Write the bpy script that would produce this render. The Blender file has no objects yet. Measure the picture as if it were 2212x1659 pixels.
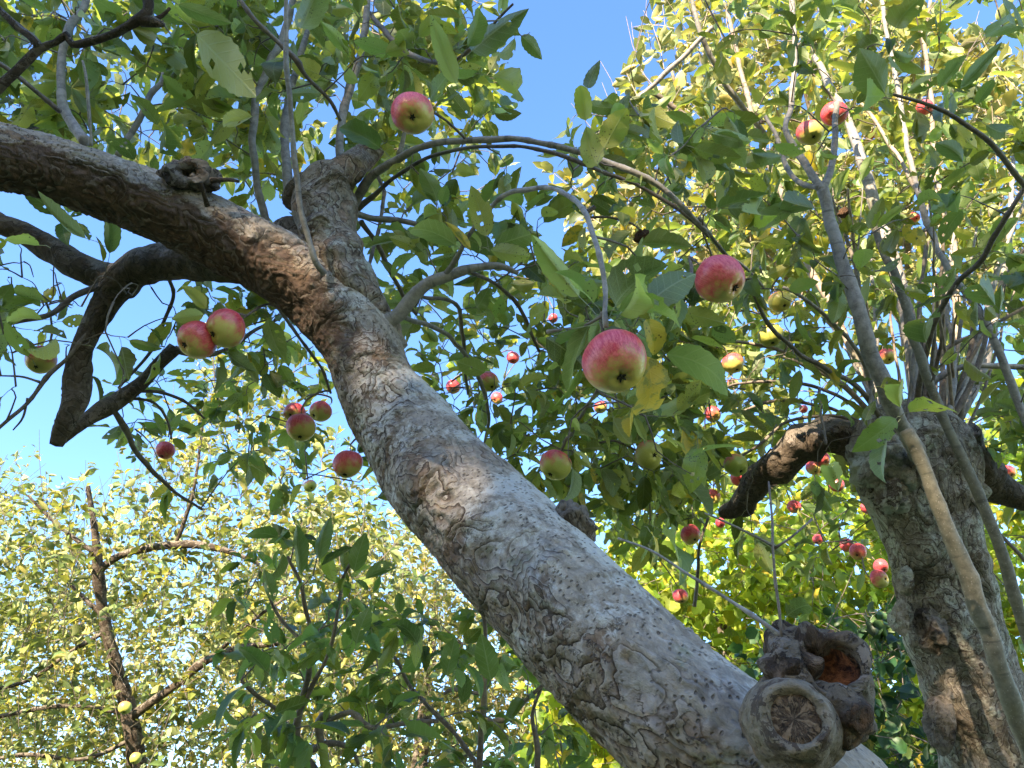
import bpy, math, random
import numpy as np
from mathutils import Vector, Matrix
random.seed(7); RNG = np.random.default_rng(11)
C = bpy.context.scene.collection
sc = bpy.context.scene
R = math.radians
# ------------------------------------------------------------------ camera
PITCH = R(38); FV = 1106 / math.tan(R(35)); CAM = np.array([0, 0, 1.5])
cd = bpy.data.cameras.new('camera'); cam = bpy.data.objects.new('camera', cd); C.objects.link(cam)
cam.location = CAM; cam.rotation_euler = (R(90) + PITCH, 0, 0)
cd.sensor_width = 36; cd.lens = 18 / math.tan(R(35)); cd.clip_start = .02; cd.clip_end = 1000
sc.camera = cam
RT = np.array([1., 0, 0]); UP = np.array([0, -math.sin(PITCH), math.cos(PITCH)]); FW = np.array([0, math.cos(PITCH), math.sin(PITCH)])
# ------------------------------------------------------------------ world, sun
SUN_EL = R(24); SUN_AZ = R(180 + 24)      # azimuth clockwise from +Y
TOSUN = np.array([math.sin(SUN_AZ) * math.cos(SUN_EL), math.cos(SUN_AZ) * math.cos(SUN_EL), math.sin(SUN_EL)])
w = bpy.data.worlds.new('World'); sc.world = w; w.use_nodes = True
nt = w.node_tree; sky = nt.nodes.new('ShaderNodeTexSky'); sky.sky_type = 'NISHITA'; sky.sun_disc = False
sky.sun_elevation = SUN_EL; sky.sun_rotation = SUN_AZ; sky.air_density = 1.0; sky.dust_density = 0.25; sky.ozone_density = 1.6; sky.altitude = 50
hs = nt.nodes.new('ShaderNodeHueSaturation'); hs.inputs['Saturation'].default_value = 1.2; hs.inputs['Hue'].default_value = .51; nt.links.new(sky.outputs[0], hs.inputs['Color'])
bg = nt.nodes['Background']; nt.links.new(hs.outputs[0], bg.inputs[0]); bg.inputs[1].default_value = .15
sl = bpy.data.lights.new('sun', 'SUN'); sl.energy = 5.0; sl.angle = R(.53); sl.color = (1, .85, .63)
so = bpy.data.objects.new('sun', sl); C.objects.link(so)
so.rotation_euler = Vector(tuple(TOSUN)).to_track_quat('Z', 'Y').to_euler()
so.location = (-4, -9, 8)
vs = sc.view_settings; vs.view_transform = 'Standard'; vs.look = 'None'; vs.gamma = 1; vs.exposure = 2.24
sc.render.engine = 'CYCLES'
sc.cycles.max_bounces = 8; sc.cycles.diffuse_bounces = 5; sc.cycles.transmission_bounces = 5; sc.cycles.transparent_max_bounces = 8

# ------------------------------------------------------------------ helpers
def P(x, y, d):
    """point seen at pixel (x, y) of the 2212 x 1659 view, d metres along the view axis"""
    x = np.asarray(x, float)[..., None]; y = np.asarray(y, float)[..., None]; d = np.asarray(d, float)[..., None]
    return CAM + RT * (x - 1106) / FV * d - UP * (y - 829.5) / FV * d + FW * d
def proj(p):
    q = np.asarray(p, float) - CAM; d = q @ FW; d = np.where(np.abs(d) < 1e-6, 1e-6, d)
    return 1106 + (q @ RT) / d * FV, 829.5 - (q @ UP) / d * FV, d
def nrm(a):
    return a / np.maximum(np.linalg.norm(a, axis=-1, keepdims=True), 1e-9)
def mesh_np(name, V, F, attrs=None, mats=(), mi=None, smooth=True):
    me = bpy.data.meshes.new(name); V = np.ascontiguousarray(V, np.float32)
    me.vertices.add(len(V)); me.vertices.foreach_set('co', V.ravel())
    F = [np.asarray(f, np.int32) for f in (F if isinstance(F, (list, tuple)) else [F]) if len(f)]
    nl = sum(f.size for f in F); npoly = sum(len(f) for f in F)
    me.loops.add(nl); me.loops.foreach_set('vertex_index', np.concatenate([f.ravel() for f in F]))
    tot = np.concatenate([np.full(len(f), f.shape[1], np.int32) for f in F])
    st = np.concatenate([[0], np.cumsum(tot)[:-1]]).astype(np.int32)
    me.polygons.add(npoly); me.polygons.foreach_set('loop_start', st); me.polygons.foreach_set('loop_total', tot)
    if mi is not None: me.polygons.foreach_set('material_index', np.asarray(mi, np.int32))
    me.update(calc_edges=True)
    me.polygons.foreach_set('use_smooth', np.full(npoly, smooth))
    for k, a in (attrs or {}).items():
        a = np.ascontiguousarray(a, np.float32)
        if a.ndim == 2:
            at = me.attributes.new(k, 'FLOAT_VECTOR', 'POINT'); at.data.foreach_set('vector', a.ravel())
        else:
            at = me.attributes.new(k, 'FLOAT', 'POINT'); at.data.foreach_set('value', a)
    for m in mats: me.materials.append(m)
    me.validate(); return me
def link(name, me, parent=None):
    o = bpy.data.objects.new(name, me); C.objects.link(o)
    if parent is not None:
        o.parent = parent; o.matrix_parent_inverse = parent.matrix_world.inverted()
    return o
def tag(o, label=None, cat=None, group=None, kind=None):
    if label: o['label'] = label
    if cat: o['category'] = cat
    if group: o['group'] = group
    if kind: o['kind'] = kind
    return o
def thing(name, loc, label, cat, group=None):
    o = bpy.data.objects.new(name, None); C.objects.link(o); o.location = tuple(loc); o.empty_display_size = .1
    o.matrix_world = Matrix.Translation(Vector(tuple(loc))); return tag(o, label, cat, group)
# value noise in numpy
def _h(ix, iy, iz):
    n = (ix.astype(np.int64) * 374761393 + iy.astype(np.int64) * 668265263 + iz.astype(np.int64) * 2147483647 % 1274126177) & 0xffffffff
    n = ((n ^ (n >> 13)) * 1274126177) & 0xffffffff
    return ((n ^ (n >> 16)) & 0xffff) / 65535.0 * 2 - 1
def noise(p):
    i = np.floor(p).astype(np.int64); f = p - i; f = f * f * (3 - 2 * f); r = 0
    for a in (0, 1):
        for b in (0, 1):
            for c in (0, 1):
                wt = (f[:, 0] if a else 1 - f[:, 0]) * (f[:, 1] if b else 1 - f[:, 1]) * (f[:, 2] if c else 1 - f[:, 2])
                r = r + wt * _h(i[:, 0] + a, i[:, 1] + b, i[:, 2] * 7 + c * 7)
    return r
def fbm(p, o=3):
    return sum(noise(p * 2 ** k + 17.3 * k) * .5 ** k for k in range(o))
def smooth_path(pts, seg):
    """Catmull-Rom through rows of (x,y,z,r), about one ring every seg metres"""
    p = np.asarray(pts, float)
    if len(p) == 2: p = np.array([p[0], (p[0] + p[1]) / 2, p[1]])
    q = np.vstack([2 * p[0] - p[1], p, 2 * p[-1] - p[-2]]); out = []
    for i in range(1, len(q) - 2):
        a, b, c, d = q[i - 1:i + 3]; n = max(2, int(np.linalg.norm(c[:3] - b[:3]) / seg))
        t = (np.arange(n) / n)[:, None]
        out.append(.5 * (2 * b + (c - a) * t + (2 * a - 5 * b + 4 * c - d) * t ** 2 + (3 * b - a - 3 * c + d) * t ** 3))
    out.append(p[-1:]); o = np.vstack(out); o[:, 3] = np.maximum(o[:, 3], 3e-4); return o
def tube(path, sides=8, amp=0., fscale=8., fine=0., cap=True, phase=0., tcs=None, lump=0.):
    """tube mesh arrays round a path of (x,y,z,r) rows; returns V, F4, F3, tc, up"""
    path = np.asarray(path); n = len(path); p = path[:, :3]; r = path[:, 3]
    T = nrm(np.gradient(p, axis=0)); N = np.zeros_like(T)
    a = np.array([0, 0, 1.]) if abs(T[0, 2]) < .9 else np.array([1., 0, 0]); N[0] = nrm(np.cross(T[0], a))
    for i in range(1, n):
        v = N[i - 1] - T[i] * (N[i - 1] @ T[i]); N[i] = v / max(np.linalg.norm(v), 1e-9)
    B = np.cross(T, N); th = np.arange(sides) / sides * 2 * np.pi
    s = np.concatenate([[0], np.cumsum(np.linalg.norm(np.diff(p, axis=0), axis=1))])
    ct, st_ = np.cos(th), np.sin(th)
    dirs = N[:, None] * ct[None, :, None] + B[:, None] * st_[None, :, None]
    rm = max(float(np.median(r)), 1e-4)
    tc = np.stack([np.broadcast_to(ct, (n, sides)) * r[:, None], np.broadcast_to(st_, (n, sides)) * r[:, None], np.broadcast_to(s[:, None], (n, sides))], -1)
    rr = np.repeat(r[:, None], sides, 1)
    pl = np.zeros(n * sides)
    if amp or fine or lump:
        q = tc.reshape(-1, 3) + phase
        d = np.zeros(len(q))
        if amp: d += amp * fbm(q * np.array([1, 1, .6]) * fscale, 3) * rr.ravel()
        if lump: d += lump * np.maximum(0, fbm(q * 14 + 5, 2)) * rr.ravel()
        if fine:
            pl = fbm(q * np.array([17, 17, 13.]) + .35 * fbm(q * 9 + 3, 2)[:, None], 4) * 2.6; fr = np.mod(pl, 1); saw = np.where(fr > .85, (1 - fr) / .15, fr / .85)
            m = np.clip(fbm(q * 7 + 31, 2) * 1.6 + .6 - .5 * dirs[..., 2].reshape(-1), .12, 1)
            d += fine * ((saw - .5) * m + fbm(q * 90, 2) * .3)
        rr = rr + d.reshape(n, sides)
    V = (p[:, None] + dirs * rr[..., None]).reshape(-1, 3)
    up = np.stack([dirs[..., 2].reshape(-1), pl], -1)
    i = np.arange(n - 1)[:, None] * sides; j = np.arange(sides)[None]; j2 = (j + 1) % sides
    F = np.stack([i + j, i + j2, i + sides + j2, i + sides + j], -1).reshape(-1, 4)
    tc = tc.reshape(-1, 3); F3 = np.zeros((0, 3), int)
    if cap:
        k = len(V); V = np.vstack([V, p[0] - T[0] * r[0] * .25, p[-1] + T[-1] * r[-1] * .25])
        tc = np.vstack([tc, [0, 0, s[0]], [0, 0, s[-1]]]); up = np.vstack([up, [[0, 0], [0, 0]]]); jj = np.arange(sides); j3 = (jj + 1) % sides
        F3 = np.vstack([np.stack([np.full(sides, k), j3, jj], -1), np.stack([np.full(sides, k + 1), (n - 1) * sides + jj, (n - 1) * sides + j3], -1)])
    return V, F, F3, tc + phase, up
def join(parts):
    V, F4, F3, TC, U = [], [], [], [], []; k = 0
    for v, f, g, t, u in parts:
        V.append(v); F4.append(f + k); F3.append(g + k); TC.append(t); U.append(u); k += len(v)
    return np.vstack(V), np.vstack(F4), np.vstack(F3), np.vstack(TC), np.concatenate(U)
def wood(name, parts, mat, parent, upf=None):
    V, F4, F3, TC, U = join(parts)
    PL = U[:, 1]; U = U[:, 0]; U0 = U
    if upf is not None: U = upf(V, U)
    return link(name, mesh_np(name, V, [F4, F3], {'tc': TC, 'up': U, 'side': U0, 'pl': PL}, [mat]), parent)

# ------------------------------------------------------------------ materials
class NB:
    def __init__(s, name):
        s.m = bpy.data.materials.new(name); s.m.use_nodes = True; s.t = s.m.node_tree; s.t.nodes.clear()
        s.out = s.n('OutputMaterial')
    def n(s, t, **k):
        nd = s.t.nodes.new('ShaderNode' + t)
        for a, b in k.items(): setattr(nd, a, b)
        return nd
    def put(s, sock, v):
        if isinstance(v, bpy.types.NodeSocket): s.t.links.new(v, sock)
        elif isinstance(v, (tuple, list)) and len(v) == 3 and sock.type == 'RGBA': sock.default_value = (*v, 1)
        else: sock.default_value = v
    def math(s, op, a, b=None, c=None, clamp=False):
        nd = s.n('Math', operation=op, use_clamp=clamp)
        for i, v in enumerate((a, b, c)):
            if v is not None: s.put(nd.inputs[i], v)
        return nd.outputs[0]
    def mix(s, f, a, b, bt='MIX'):
        nd = s.n('Mix', data_type='RGBA', blend_type=bt); s.put(nd.inputs[0], f); s.put(nd.inputs[6], a); s.put(nd.inputs[7], b); return nd.outputs[2]
    def ramp(s, f, lo, hi, a=0., b=1.):
        nd = s.n('MapRange', interpolation_type='SMOOTHSTEP'); s.put(nd.inputs[0], f)
        for i, v in zip((1, 2, 3, 4), (lo, hi, a, b)): nd.inputs[i].default_value = v
        return nd.outputs[0]
    def attr(s, name):
        return s.n('Attribute', attribute_name=name)
    def scale(s, v, k):
        nd = s.n('VectorMath', operation='MULTIPLY'); s.put(nd.inputs[0], v); nd.inputs[1].default_value = k if isinstance(k, (tuple, list)) else (k, k, k); return nd.outputs[0]
    def add(s, a, b):
        nd = s.n('VectorMath', operation='ADD'); s.put(nd.inputs[0], a); s.put(nd.inputs[1], b); return nd.outputs[0]
    def noise(s, v, sc_, det=3, rough=.5, dist=0, col=False):
        nd = s.n('TexNoise'); s.put(nd.inputs['Vector'], v); nd.inputs['Scale'].default_value = sc_; nd.inputs['Detail'].default_value = det
        nd.inputs['Roughness'].default_value = rough; nd.inputs['Distortion'].default_value = dist; return nd.outputs[1 if col else 0]
    def vor(s, v, sc_, feat='F1', out=0):
        nd = s.n('TexVoronoi', feature=feat); s.put(nd.inputs['Vector'], v); nd.inputs['Scale'].default_value = sc_; return nd.outputs[out]
    def bump(s, h, st, dist, nrm_=None):
        nd = s.n('Bump'); s.put(nd.inputs['Height'], h); nd.inputs['Strength'].default_value = st; nd.inputs['Distance'].default_value = dist
        if nrm_: s.put(nd.inputs['Normal'], nrm_)
        return nd.outputs[0]
    def pbsdf(s, col, rough, normal=None, spec=.3):
        nd = s.n('BsdfPrincipled'); s.put(nd.inputs['Base Color'], col); s.put(nd.inputs['Roughness'], rough); nd.inputs['Specular IOR Level'].default_value = spec
        if normal: s.put(nd.inputs['Normal'], normal)
        return nd.outputs[0]
    def done(s, sh):
        s.t.links.new(sh, s.out.inputs[0]); return s.m

def bark_mat(name, grey=(.27, .245, .225), dark=(.085, .062, .048), inner=(.32, .215, .145), lich=(.52, .54, .47), flaky=.5, lichen=.5, under=(.055, .033, .024), upk=0., sc=1., bsk=1.):
    b = NB(name); tc = b.attr('tc').outputs['Vector']; up = b.attr('up').outputs['Fac']; side = b.attr('side').outputs['Fac']
    wob = b.scale(b.noise(tc, 14 * sc, 3, .6, col=True), .03 / sc); v = b.add(tc, wob)
    big = b.noise(v, 5 * sc, 4, .6); mid = b.noise(v, 17 * sc, 6, .65); fin = b.noise(b.scale(v, (1, 1, .8)), 75 * sc, 6, .7)
    # terraced flakes: steep steps in a noise field give plate edges
    fl = b.noise(b.scale(v, (1, 1, .8)), 14 * sc, 7, .62, .2)
    s1 = b.ramp(fl, .43, .445); s2 = b.ramp(fl, .53, .542); s3 = b.ramp(fl, .61, .62)
    terr = b.math('MULTIPLY', b.math('ADD', b.math('ADD', s1, s2), s3), .333)
    edge = b.math('ADD', b.math('SUBTRACT', 1, b.ramp(b.math('ABSOLUTE', b.math('SUBTRACT', fl, .436)), 0, .017)), b.math('SUBTRACT', 1, b.ramp(b.math('ABSOLUTE', b.math('SUBTRACT', fl, .534)), 0, .012)), clamp=True)
    where = b.ramp(b.math('ADD', big, b.math('MULTIPLY_ADD', mid, .35, b.math('MULTIPLY', side, -.32))), .78 - .4 * flaky, .92 - .4 * flaky)
    sp = b.vor(b.scale(b.add(tc, b.scale(wob, .6)), (1, 1, 1.6)), 105 * sc); spot = b.math('SUBTRACT', 1, b.ramp(sp, .13, .3))
    spot = b.math('MULTIPLY', spot, b.ramp(b.noise(tc, 30 * sc, 2), .36, .48))
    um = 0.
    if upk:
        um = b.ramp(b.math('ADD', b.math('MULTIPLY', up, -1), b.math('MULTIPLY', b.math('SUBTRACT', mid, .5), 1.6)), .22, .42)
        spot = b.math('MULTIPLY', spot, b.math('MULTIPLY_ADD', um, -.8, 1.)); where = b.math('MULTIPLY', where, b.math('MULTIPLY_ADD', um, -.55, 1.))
    col = b.mix(b.ramp(fin, .3, .72), tuple(x * .58 for x in grey), tuple(min(1, x * 1.3) for x in grey))
    col = b.mix(b.math('MULTIPLY', b.ramp(big, .35, .7), .45), col, (grey[0] * 1.0, grey[1] * .86, grey[2] * .66))
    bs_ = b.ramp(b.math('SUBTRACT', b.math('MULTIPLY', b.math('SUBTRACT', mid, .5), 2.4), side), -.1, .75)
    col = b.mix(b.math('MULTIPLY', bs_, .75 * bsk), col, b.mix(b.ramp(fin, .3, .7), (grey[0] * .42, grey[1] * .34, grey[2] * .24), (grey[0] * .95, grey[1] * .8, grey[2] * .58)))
    inn = b.mix(b.ramp(fin, .35, .7), tuple(x * .62 for x in inner), inner)
    col = b.mix(b.math('MULTIPLY', b.math('MULTIPLY', b.math('SUBTRACT', 1, s1), where), .9), col, inn)
    col = b.mix(b.math('MULTIPLY', b.math('MULTIPLY', b.math('SUBTRACT', s2, s3), where), .35), col, (.33, .27, .24))
    lm = b.ramp(b.math('ADD', b.noise(b.add(v, (3.1, 2, 1)), 6 * sc, 6, .66), b.math('MULTIPLY_ADD', fin, .3, b.math('MULTIPLY', side, .09))), .79 - .16 * lichen, .90 - .16 * lichen)
    col = b.mix(b.math('MULTIPLY', lm, .75), col, b.mix(b.ramp(mid, .4, .6), lich, (lich[0] * 1.0, lich[1] * 1.0, lich[2] * .98)))
    gm = b.ramp(b.noise(b.add(v, (9.1, 5, 1)), 8 * sc, 5, .7), .58, .70)
    col = b.mix(b.math('MULTIPLY', gm, .45 * lichen + .1), col, (.17, .19, .085))
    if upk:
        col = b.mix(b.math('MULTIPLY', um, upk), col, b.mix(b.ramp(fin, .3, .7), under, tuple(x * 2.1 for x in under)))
    col = b.mix(b.math('MULTIPLY', edge, b.math('MULTIPLY', where, .85)), col, dark)
    col = b.mix(b.math('MULTIPLY', spot, .68), col, dark)
    s2 = b.math('ADD', b.attr('pl').outputs['Fac'], b.math('ADD', b.math('MULTIPLY', b.math('SUBTRACT', mid, .5), .9), b.math('MULTIPLY', b.math('SUBTRACT', fin, .5), .3)))
    fr = b.math('FRACT', s2); wp = b.ramp(b.math('MULTIPLY_ADD', side, -.2, b.noise(b.add(tc, (2, 7, 1)), 6 * sc, 4, .6)), .4, .58)
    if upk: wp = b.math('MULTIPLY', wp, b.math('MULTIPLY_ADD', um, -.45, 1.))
    crk = b.math('MULTIPLY', b.math('SUBTRACT', 1, b.ramp(fr, .03, .19)), wp)
    col = b.mix(b.math('MULTIPLY', b.math('MULTIPLY', b.ramp(fr, .1, .55, 1, 0), wp), .5), col, inn)
    col = b.mix(b.math('MULTIPLY', b.math('MULTIPLY', b.ramp(fr, .72, .98), wp), .4), col, (min(1, grey[0] * 1.6), min(1, grey[1] * 1.6), min(1, grey[2] * 1.6)))
    col = b.mix(b.math('MULTIPLY', crk, .95), col, dark)
    h = b.math('ADD', b.math('MULTIPLY', b.math('MULTIPLY', terr, where), .6), b.math('MULTIPLY', fin, .3))
    h = b.math('ADD', h, b.math('MULTIPLY', mid, .5)); h = b.math('SUBTRACT', b.math('SUBTRACT', h, b.math('MULTIPLY', spot, .25)), b.math('SUBTRACT', b.math('MULTIPLY', crk, .25), b.math('MULTIPLY', b.math('MULTIPLY', fr, wp), 1.1)))
    return b.done(b.pbsdf(col, .85, b.bump(h, 1., .011 / sc), .2))
def twig_mat(name, c1, c2, ring=True):
    b = NB(name); tc = b.attr('tc').outputs['Vector']
    n = b.noise(tc, 60, 4, .7); m = b.noise(tc, 9, 2)
    col = b.mix(b.ramp(n, .3, .7), c1, c2)
    col = b.mix(b.ramp(b.vor(b.scale(tc, (1, 1, .7)), 170), .1, .24, .5, 0), col, (.4, .36, .3))
    if ring:
        rg = b.noise(b.scale(tc, (3, 3, 30)), 2.2, 2)
        col = b.mix(b.ramp(rg, .62, .68, 0, .55), col, tuple(x * .4 for x in c1))
    col = b.mix(b.ramp(m, .45, .75, 0, .5), col, (.2, .19, .12))
    return b.done(b.pbsdf(col, .65, b.bump(n, .6, .0015), .35))
def leaf_mat(name, top, under, trans, yel=.965, spots=.25, tr=.3, veins=True, rough=.45):
    b = NB(name); a = b.n('SeparateXYZ'); b.put(a.inputs[0], b.attr('lf').outputs['Vector']); x, t, rnd = a.outputs
    g = b.n('NewGeometry'); pos = g.outputs['Position']
    j = b.n('TexWhiteNoise', noise_dimensions='1D'); b.put(j.inputs['W'], rnd); jr = j.outputs['Value']
    k = b.math('MULTIPLY_ADD', jr, 1.0, .42)
    def var(c):
        warm = b.mix(b.ramp(rnd, .25, .95), c, (c[0] * 1.45, c[1] * 1.12, c[2] * .75))
        nd = b.n('VectorMath', operation='SCALE'); b.put(nd.inputs[0], warm); b.put(nd.inputs['Scale'], k); return nd.outputs[0]
    ct, cu = var(top), var(under)
    ax = b.math('ABSOLUTE', x)
    if veins:
        ph = b.math('MULTIPLY', b.math('SUBTRACT', t, b.math('MULTIPLY', ax, .22)), 44)
        sv = b.ramp(b.math('SINE', ph), .86, 1.0); mr = b.math('SUBTRACT', 1, b.ramp(ax, .02, .075))
        vn = b.math('MAXIMUM', mr, b.math('MULTIPLY', sv, .5))
        ct = b.mix(b.math('MULTIPLY', vn, .4), ct, (.2, .26, .1)); cu = b.mix(b.math('MULTIPLY', vn, .6), cu, (.34, .37, .2))
    col = b.mix(g.outputs['Backfacing'], ct, cu)
    n1 = b.noise(pos, 55, 4, .6); ym = b.math('MULTIPLY', b.ramp(rnd, yel - .002, yel + .002), b.ramp(n1, .38, .5))
    tcol = b.mix(ym, var(trans), (.62, .47, .04)); col = b.mix(ym, col, (.58, .43, .05))
    edge = b.math('MULTIPLY', b.ramp(b.math('ADD', ax, b.math('MULTIPLY', n1, .6)), 1.12, 1.3), b.ramp(jr, .55, .7))
    col = b.mix(b.math('MULTIPLY', edge, .6), col, (.24, .15, .05))
    if spots:
        sp = b.math('MULTIPLY', b.math('SUBTRACT', 1, b.ramp(b.vor(pos, 210), .16, .3)), b.ramp(b.noise(pos, 30, 2), .52, .6))
        sp = b.math('MULTIPLY', sp, b.ramp(jr, .3, .6)); col = b.mix(b.math('MULTIPLY', sp, .8), col, (.05, .035, .015)); tcol = b.mix(sp, tcol, (.03, .02, .01))
    nb = b.bump(b.math('ADD', b.math('MULTIPLY', vn, -.6) if veins else 0., b.math('MULTIPLY', n1, .8)), .5, .002)
    sh = b.pbsdf(col, rough, nb, .4)
    tl = b.n('BsdfTranslucent'); b.put(tl.inputs[0], tcol)
    ms = b.n('MixShader'); ms.inputs[0].default_value = tr; b.t.links.new(sh, ms.inputs[1]); b.t.links.new(tl.outputs[0], ms.inputs[2])
    return b.done(ms.outputs[0])

M = {}
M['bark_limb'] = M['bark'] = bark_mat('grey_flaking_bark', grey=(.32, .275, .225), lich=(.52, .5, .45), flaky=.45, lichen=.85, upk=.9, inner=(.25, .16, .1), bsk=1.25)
M['bark_upper'] = bark_mat('pale_upper_bark', grey=(.3, .26, .21), flaky=.5, lichen=.75, sc=1.3)
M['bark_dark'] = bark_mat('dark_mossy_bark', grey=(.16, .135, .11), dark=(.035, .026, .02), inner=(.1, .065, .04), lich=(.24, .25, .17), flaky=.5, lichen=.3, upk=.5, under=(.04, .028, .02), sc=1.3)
M['bark_right'] = bark_mat('lichened_bark', grey=(.28, .245, .195), lich=(.46, .46, .38), inner=(.2, .15, .105), flaky=.3, lichen=1.05, sc=1.25, bsk=.35)
M['bark_stub'] = bark_mat('stub_bark', grey=(.2, .16, .115), lich=(.28, .26, .18), inner=(.24, .14, .08), flaky=.45, lichen=.4, sc=1.4)
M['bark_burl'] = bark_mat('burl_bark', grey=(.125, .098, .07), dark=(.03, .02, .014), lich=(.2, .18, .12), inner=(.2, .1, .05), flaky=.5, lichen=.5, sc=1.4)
M['shoot'] = twig_mat('smooth_shoot_bark', (.16, .14, .125), (.33, .295, .265))
M['shoot_olive'] = twig_mat('olive_shoot_bark', (.11, .097, .068), (.21, .185, .135))
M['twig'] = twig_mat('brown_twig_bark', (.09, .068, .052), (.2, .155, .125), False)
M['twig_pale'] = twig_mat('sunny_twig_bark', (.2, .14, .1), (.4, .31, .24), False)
M['petiole'] = twig_mat('petiole_green', (.2, .22, .09), (.3, .3, .14), False)
M['leafA'] = leaf_mat('apple_leaf', (.05, .105, .028), (.22, .275, .115), (.38, .5, .06), yel=.972, tr=.36)
M['leafB'] = leaf_mat('apple_leaf_right', (.055, .11, .028), (.21, .265, .11), (.38, .5, .06), yel=.975, tr=.36)
M['leafS'] = leaf_mat('young_apple_leaf', (.055, .11, .03), (.18, .25, .075), (.26, .42, .05), yel=.98, tr=.33)
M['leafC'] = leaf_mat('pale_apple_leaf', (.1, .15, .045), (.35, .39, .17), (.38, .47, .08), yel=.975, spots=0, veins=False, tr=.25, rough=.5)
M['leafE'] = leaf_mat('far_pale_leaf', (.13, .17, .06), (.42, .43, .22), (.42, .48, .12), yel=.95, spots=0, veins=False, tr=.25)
M['leafF'] = leaf_mat('yellow_green_leaf', (.12, .21, .025), (.27, .38, .07), (.5, .64, .05), yel=.93, spots=0, veins=False, tr=.48)
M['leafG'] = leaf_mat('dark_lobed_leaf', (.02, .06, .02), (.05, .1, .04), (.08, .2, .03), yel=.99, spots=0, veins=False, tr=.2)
def apple_mat():
    b = NB('apple_skin'); oi = b.n('ObjectInfo'); sep = b.n('SeparateColor'); b.put(sep.inputs[0], oi.outputs['Color']); red, grn, _ = sep.outputs
    tco = b.n('TexCoord').outputs['Object']; s = b.n('SeparateXYZ'); b.put(s.inputs[0], tco)
    off = b.n('CombineXYZ'); b.put(off.inputs[0], b.math('MULTIPLY', oi.outputs['Random'], 7)); v = b.add(tco, off.outputs[0])
    # z runs from the calyx (-) to the stalk (+) in unit radii; the blush wraps the stalk half and one cheek
    nz = b.noise(v, 2.2, 3, .6); st = b.noise(b.scale(nrm_v(b, v), (9, 9, .7)), 1.6, 5, .7); fn = b.noise(v, 16, 4, .7)
    bl = b.math('ADD', b.math('MULTIPLY', s.outputs[2], .62), b.math('MULTIPLY', s.outputs[0], .38))
    bl = b.math('ADD', bl, b.math('MULTIPLY', b.math('SUBTRACT', nz, .5), 1.0)); bl = b.math('ADD', bl, b.math('MULTIPLY', b.math('SUBTRACT', st, .5), .7))
    bl = b.math('ADD', bl, b.math('MULTIPLY', b.math('SUBTRACT', fn, .5), .3))
    bl = b.math('ADD', bl, b.math('MULTIPLY_ADD', red, 1.5, -.68))
    m = b.ramp(bl, -.34, .3)
    base = b.mix(grn, (.62, .46, .11), (.34, .4, .05)); base = b.mix(b.ramp(fn, .3, .7), base, b.mix(.3, base, (.66, .55, .2)))
    rc = b.mix(b.ramp(b.math('ADD', st, b.math('MULTIPLY', fn, .4)), .55, .85), (.5, .022, .045), (.7, .13, .12))
    col = b.mix(m, base, rc)
    sp = b.math('MULTIPLY', b.math('SUBTRACT', 1, b.ramp(b.vor(v, 5.2), .03, .065)), b.ramp(b.noise(v, 1.7, 1), .48, .56))
    col = b.mix(b.math('MULTIPLY', sp, .85), col, (.07, .04, .02))
    sk = b.math('SUBTRACT', 1, b.ramp(b.vor(b.add(v, (3, 3, 3)), 13), .05, .1)); col = b.mix(b.math('MULTIPLY', sk, .35), col, (.75, .6, .4))
    return b.done(b.pbsdf(col, .36, b.bump(b.math('SUBTRACT', b.math('MULTIPLY', nz, .5), b.math('MULTIPLY', sp, .3)), .10, .03), .45))
def nrm_v(b, v):
    return v
M['apple'] = apple_mat()
b = NB('dried_calyx'); M['calyx'] = b.done(b.pbsdf((.035, .03, .018), .9))
b = NB('mummified_fruit'); tc = b.n('TexCoord').outputs['Object']; n = b.noise(tc, 3, 5, .7, 1); M['mummy'] = b.done(b.pbsdf(b.mix(b.ramp(n, .3, .7), (.12, .055, .028), (.38, .2, .1)), .7, b.bump(n, 1, .3)))
def wood_cut():
    b = NB('cracked_end_grain'); tc = b.n('TexCoord').outputs['Object']; s = b.n('SeparateXYZ'); b.put(s.inputs[0], tc)
    ang = b.math('ARCTAN2', s.outputs[1], s.outputs[0]); r = b.math('SQRT', b.math('ADD', b.math('POWER', s.outputs[0], 2.), b.math('POWER', s.outputs[1], 2.)))
    cv = b.n('CombineXYZ'); b.put(cv.inputs[0], b.math('MULTIPLY', b.math('COSINE', ang), 1.5)); b.put(cv.inputs[1], b.math('MULTIPLY', b.math('SINE', ang), 1.5)); b.put(cv.inputs[2], b.math('MULTIPLY', r, 18))
    n = b.noise(b.add(cv.outputs[0], b.scale(b.noise(tc, 60, 3, .6, col=True), 1.1)), 2.2, 4, .6); f = b.noise(tc, 200, 5, .7); cr = b.math('SUBTRACT', 1, b.ramp(b.math('ABSOLUTE', b.math('SUBTRACT', n, .5)), .0, .03))
    col = b.mix(b.ramp(b.math('ADD', n, b.math('MULTIPLY', b.math('SUBTRACT', f, .5), .8)), .35, .7), (.07, .04, .022), (.24, .16, .1))
    col = b.mix(b.math('MULTIPLY', cr, .9), col, (.015, .009, .006)); h = b.math('SUBTRACT', b.math('ADD', n, b.math('MULTIPLY', f, .5)), b.math('MULTIPLY', cr, 1.2))
    return b.done(b.pbsdf(col, .85, b.bump(h, 1, .004)))
M['cut'] = wood_cut()
b = NB('rotten_heartwood'); tc = b.n('TexCoord').outputs['Object']; n = b.noise(tc, 70, 6, .7, .6)
M['rot'] = b.done(b.pbsdf(b.mix(b.ramp(n, .36, .62), (.04, .014, .008), (.34, .12, .045)), .85, b.bump(n, 1, .01)))
b = NB('meadow_grass'); tc = b.n('TexCoord').outputs['Object']; n = b.noise(tc, .6, 5, .6); f = b.noise(tc, 30, 5, .7)
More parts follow.
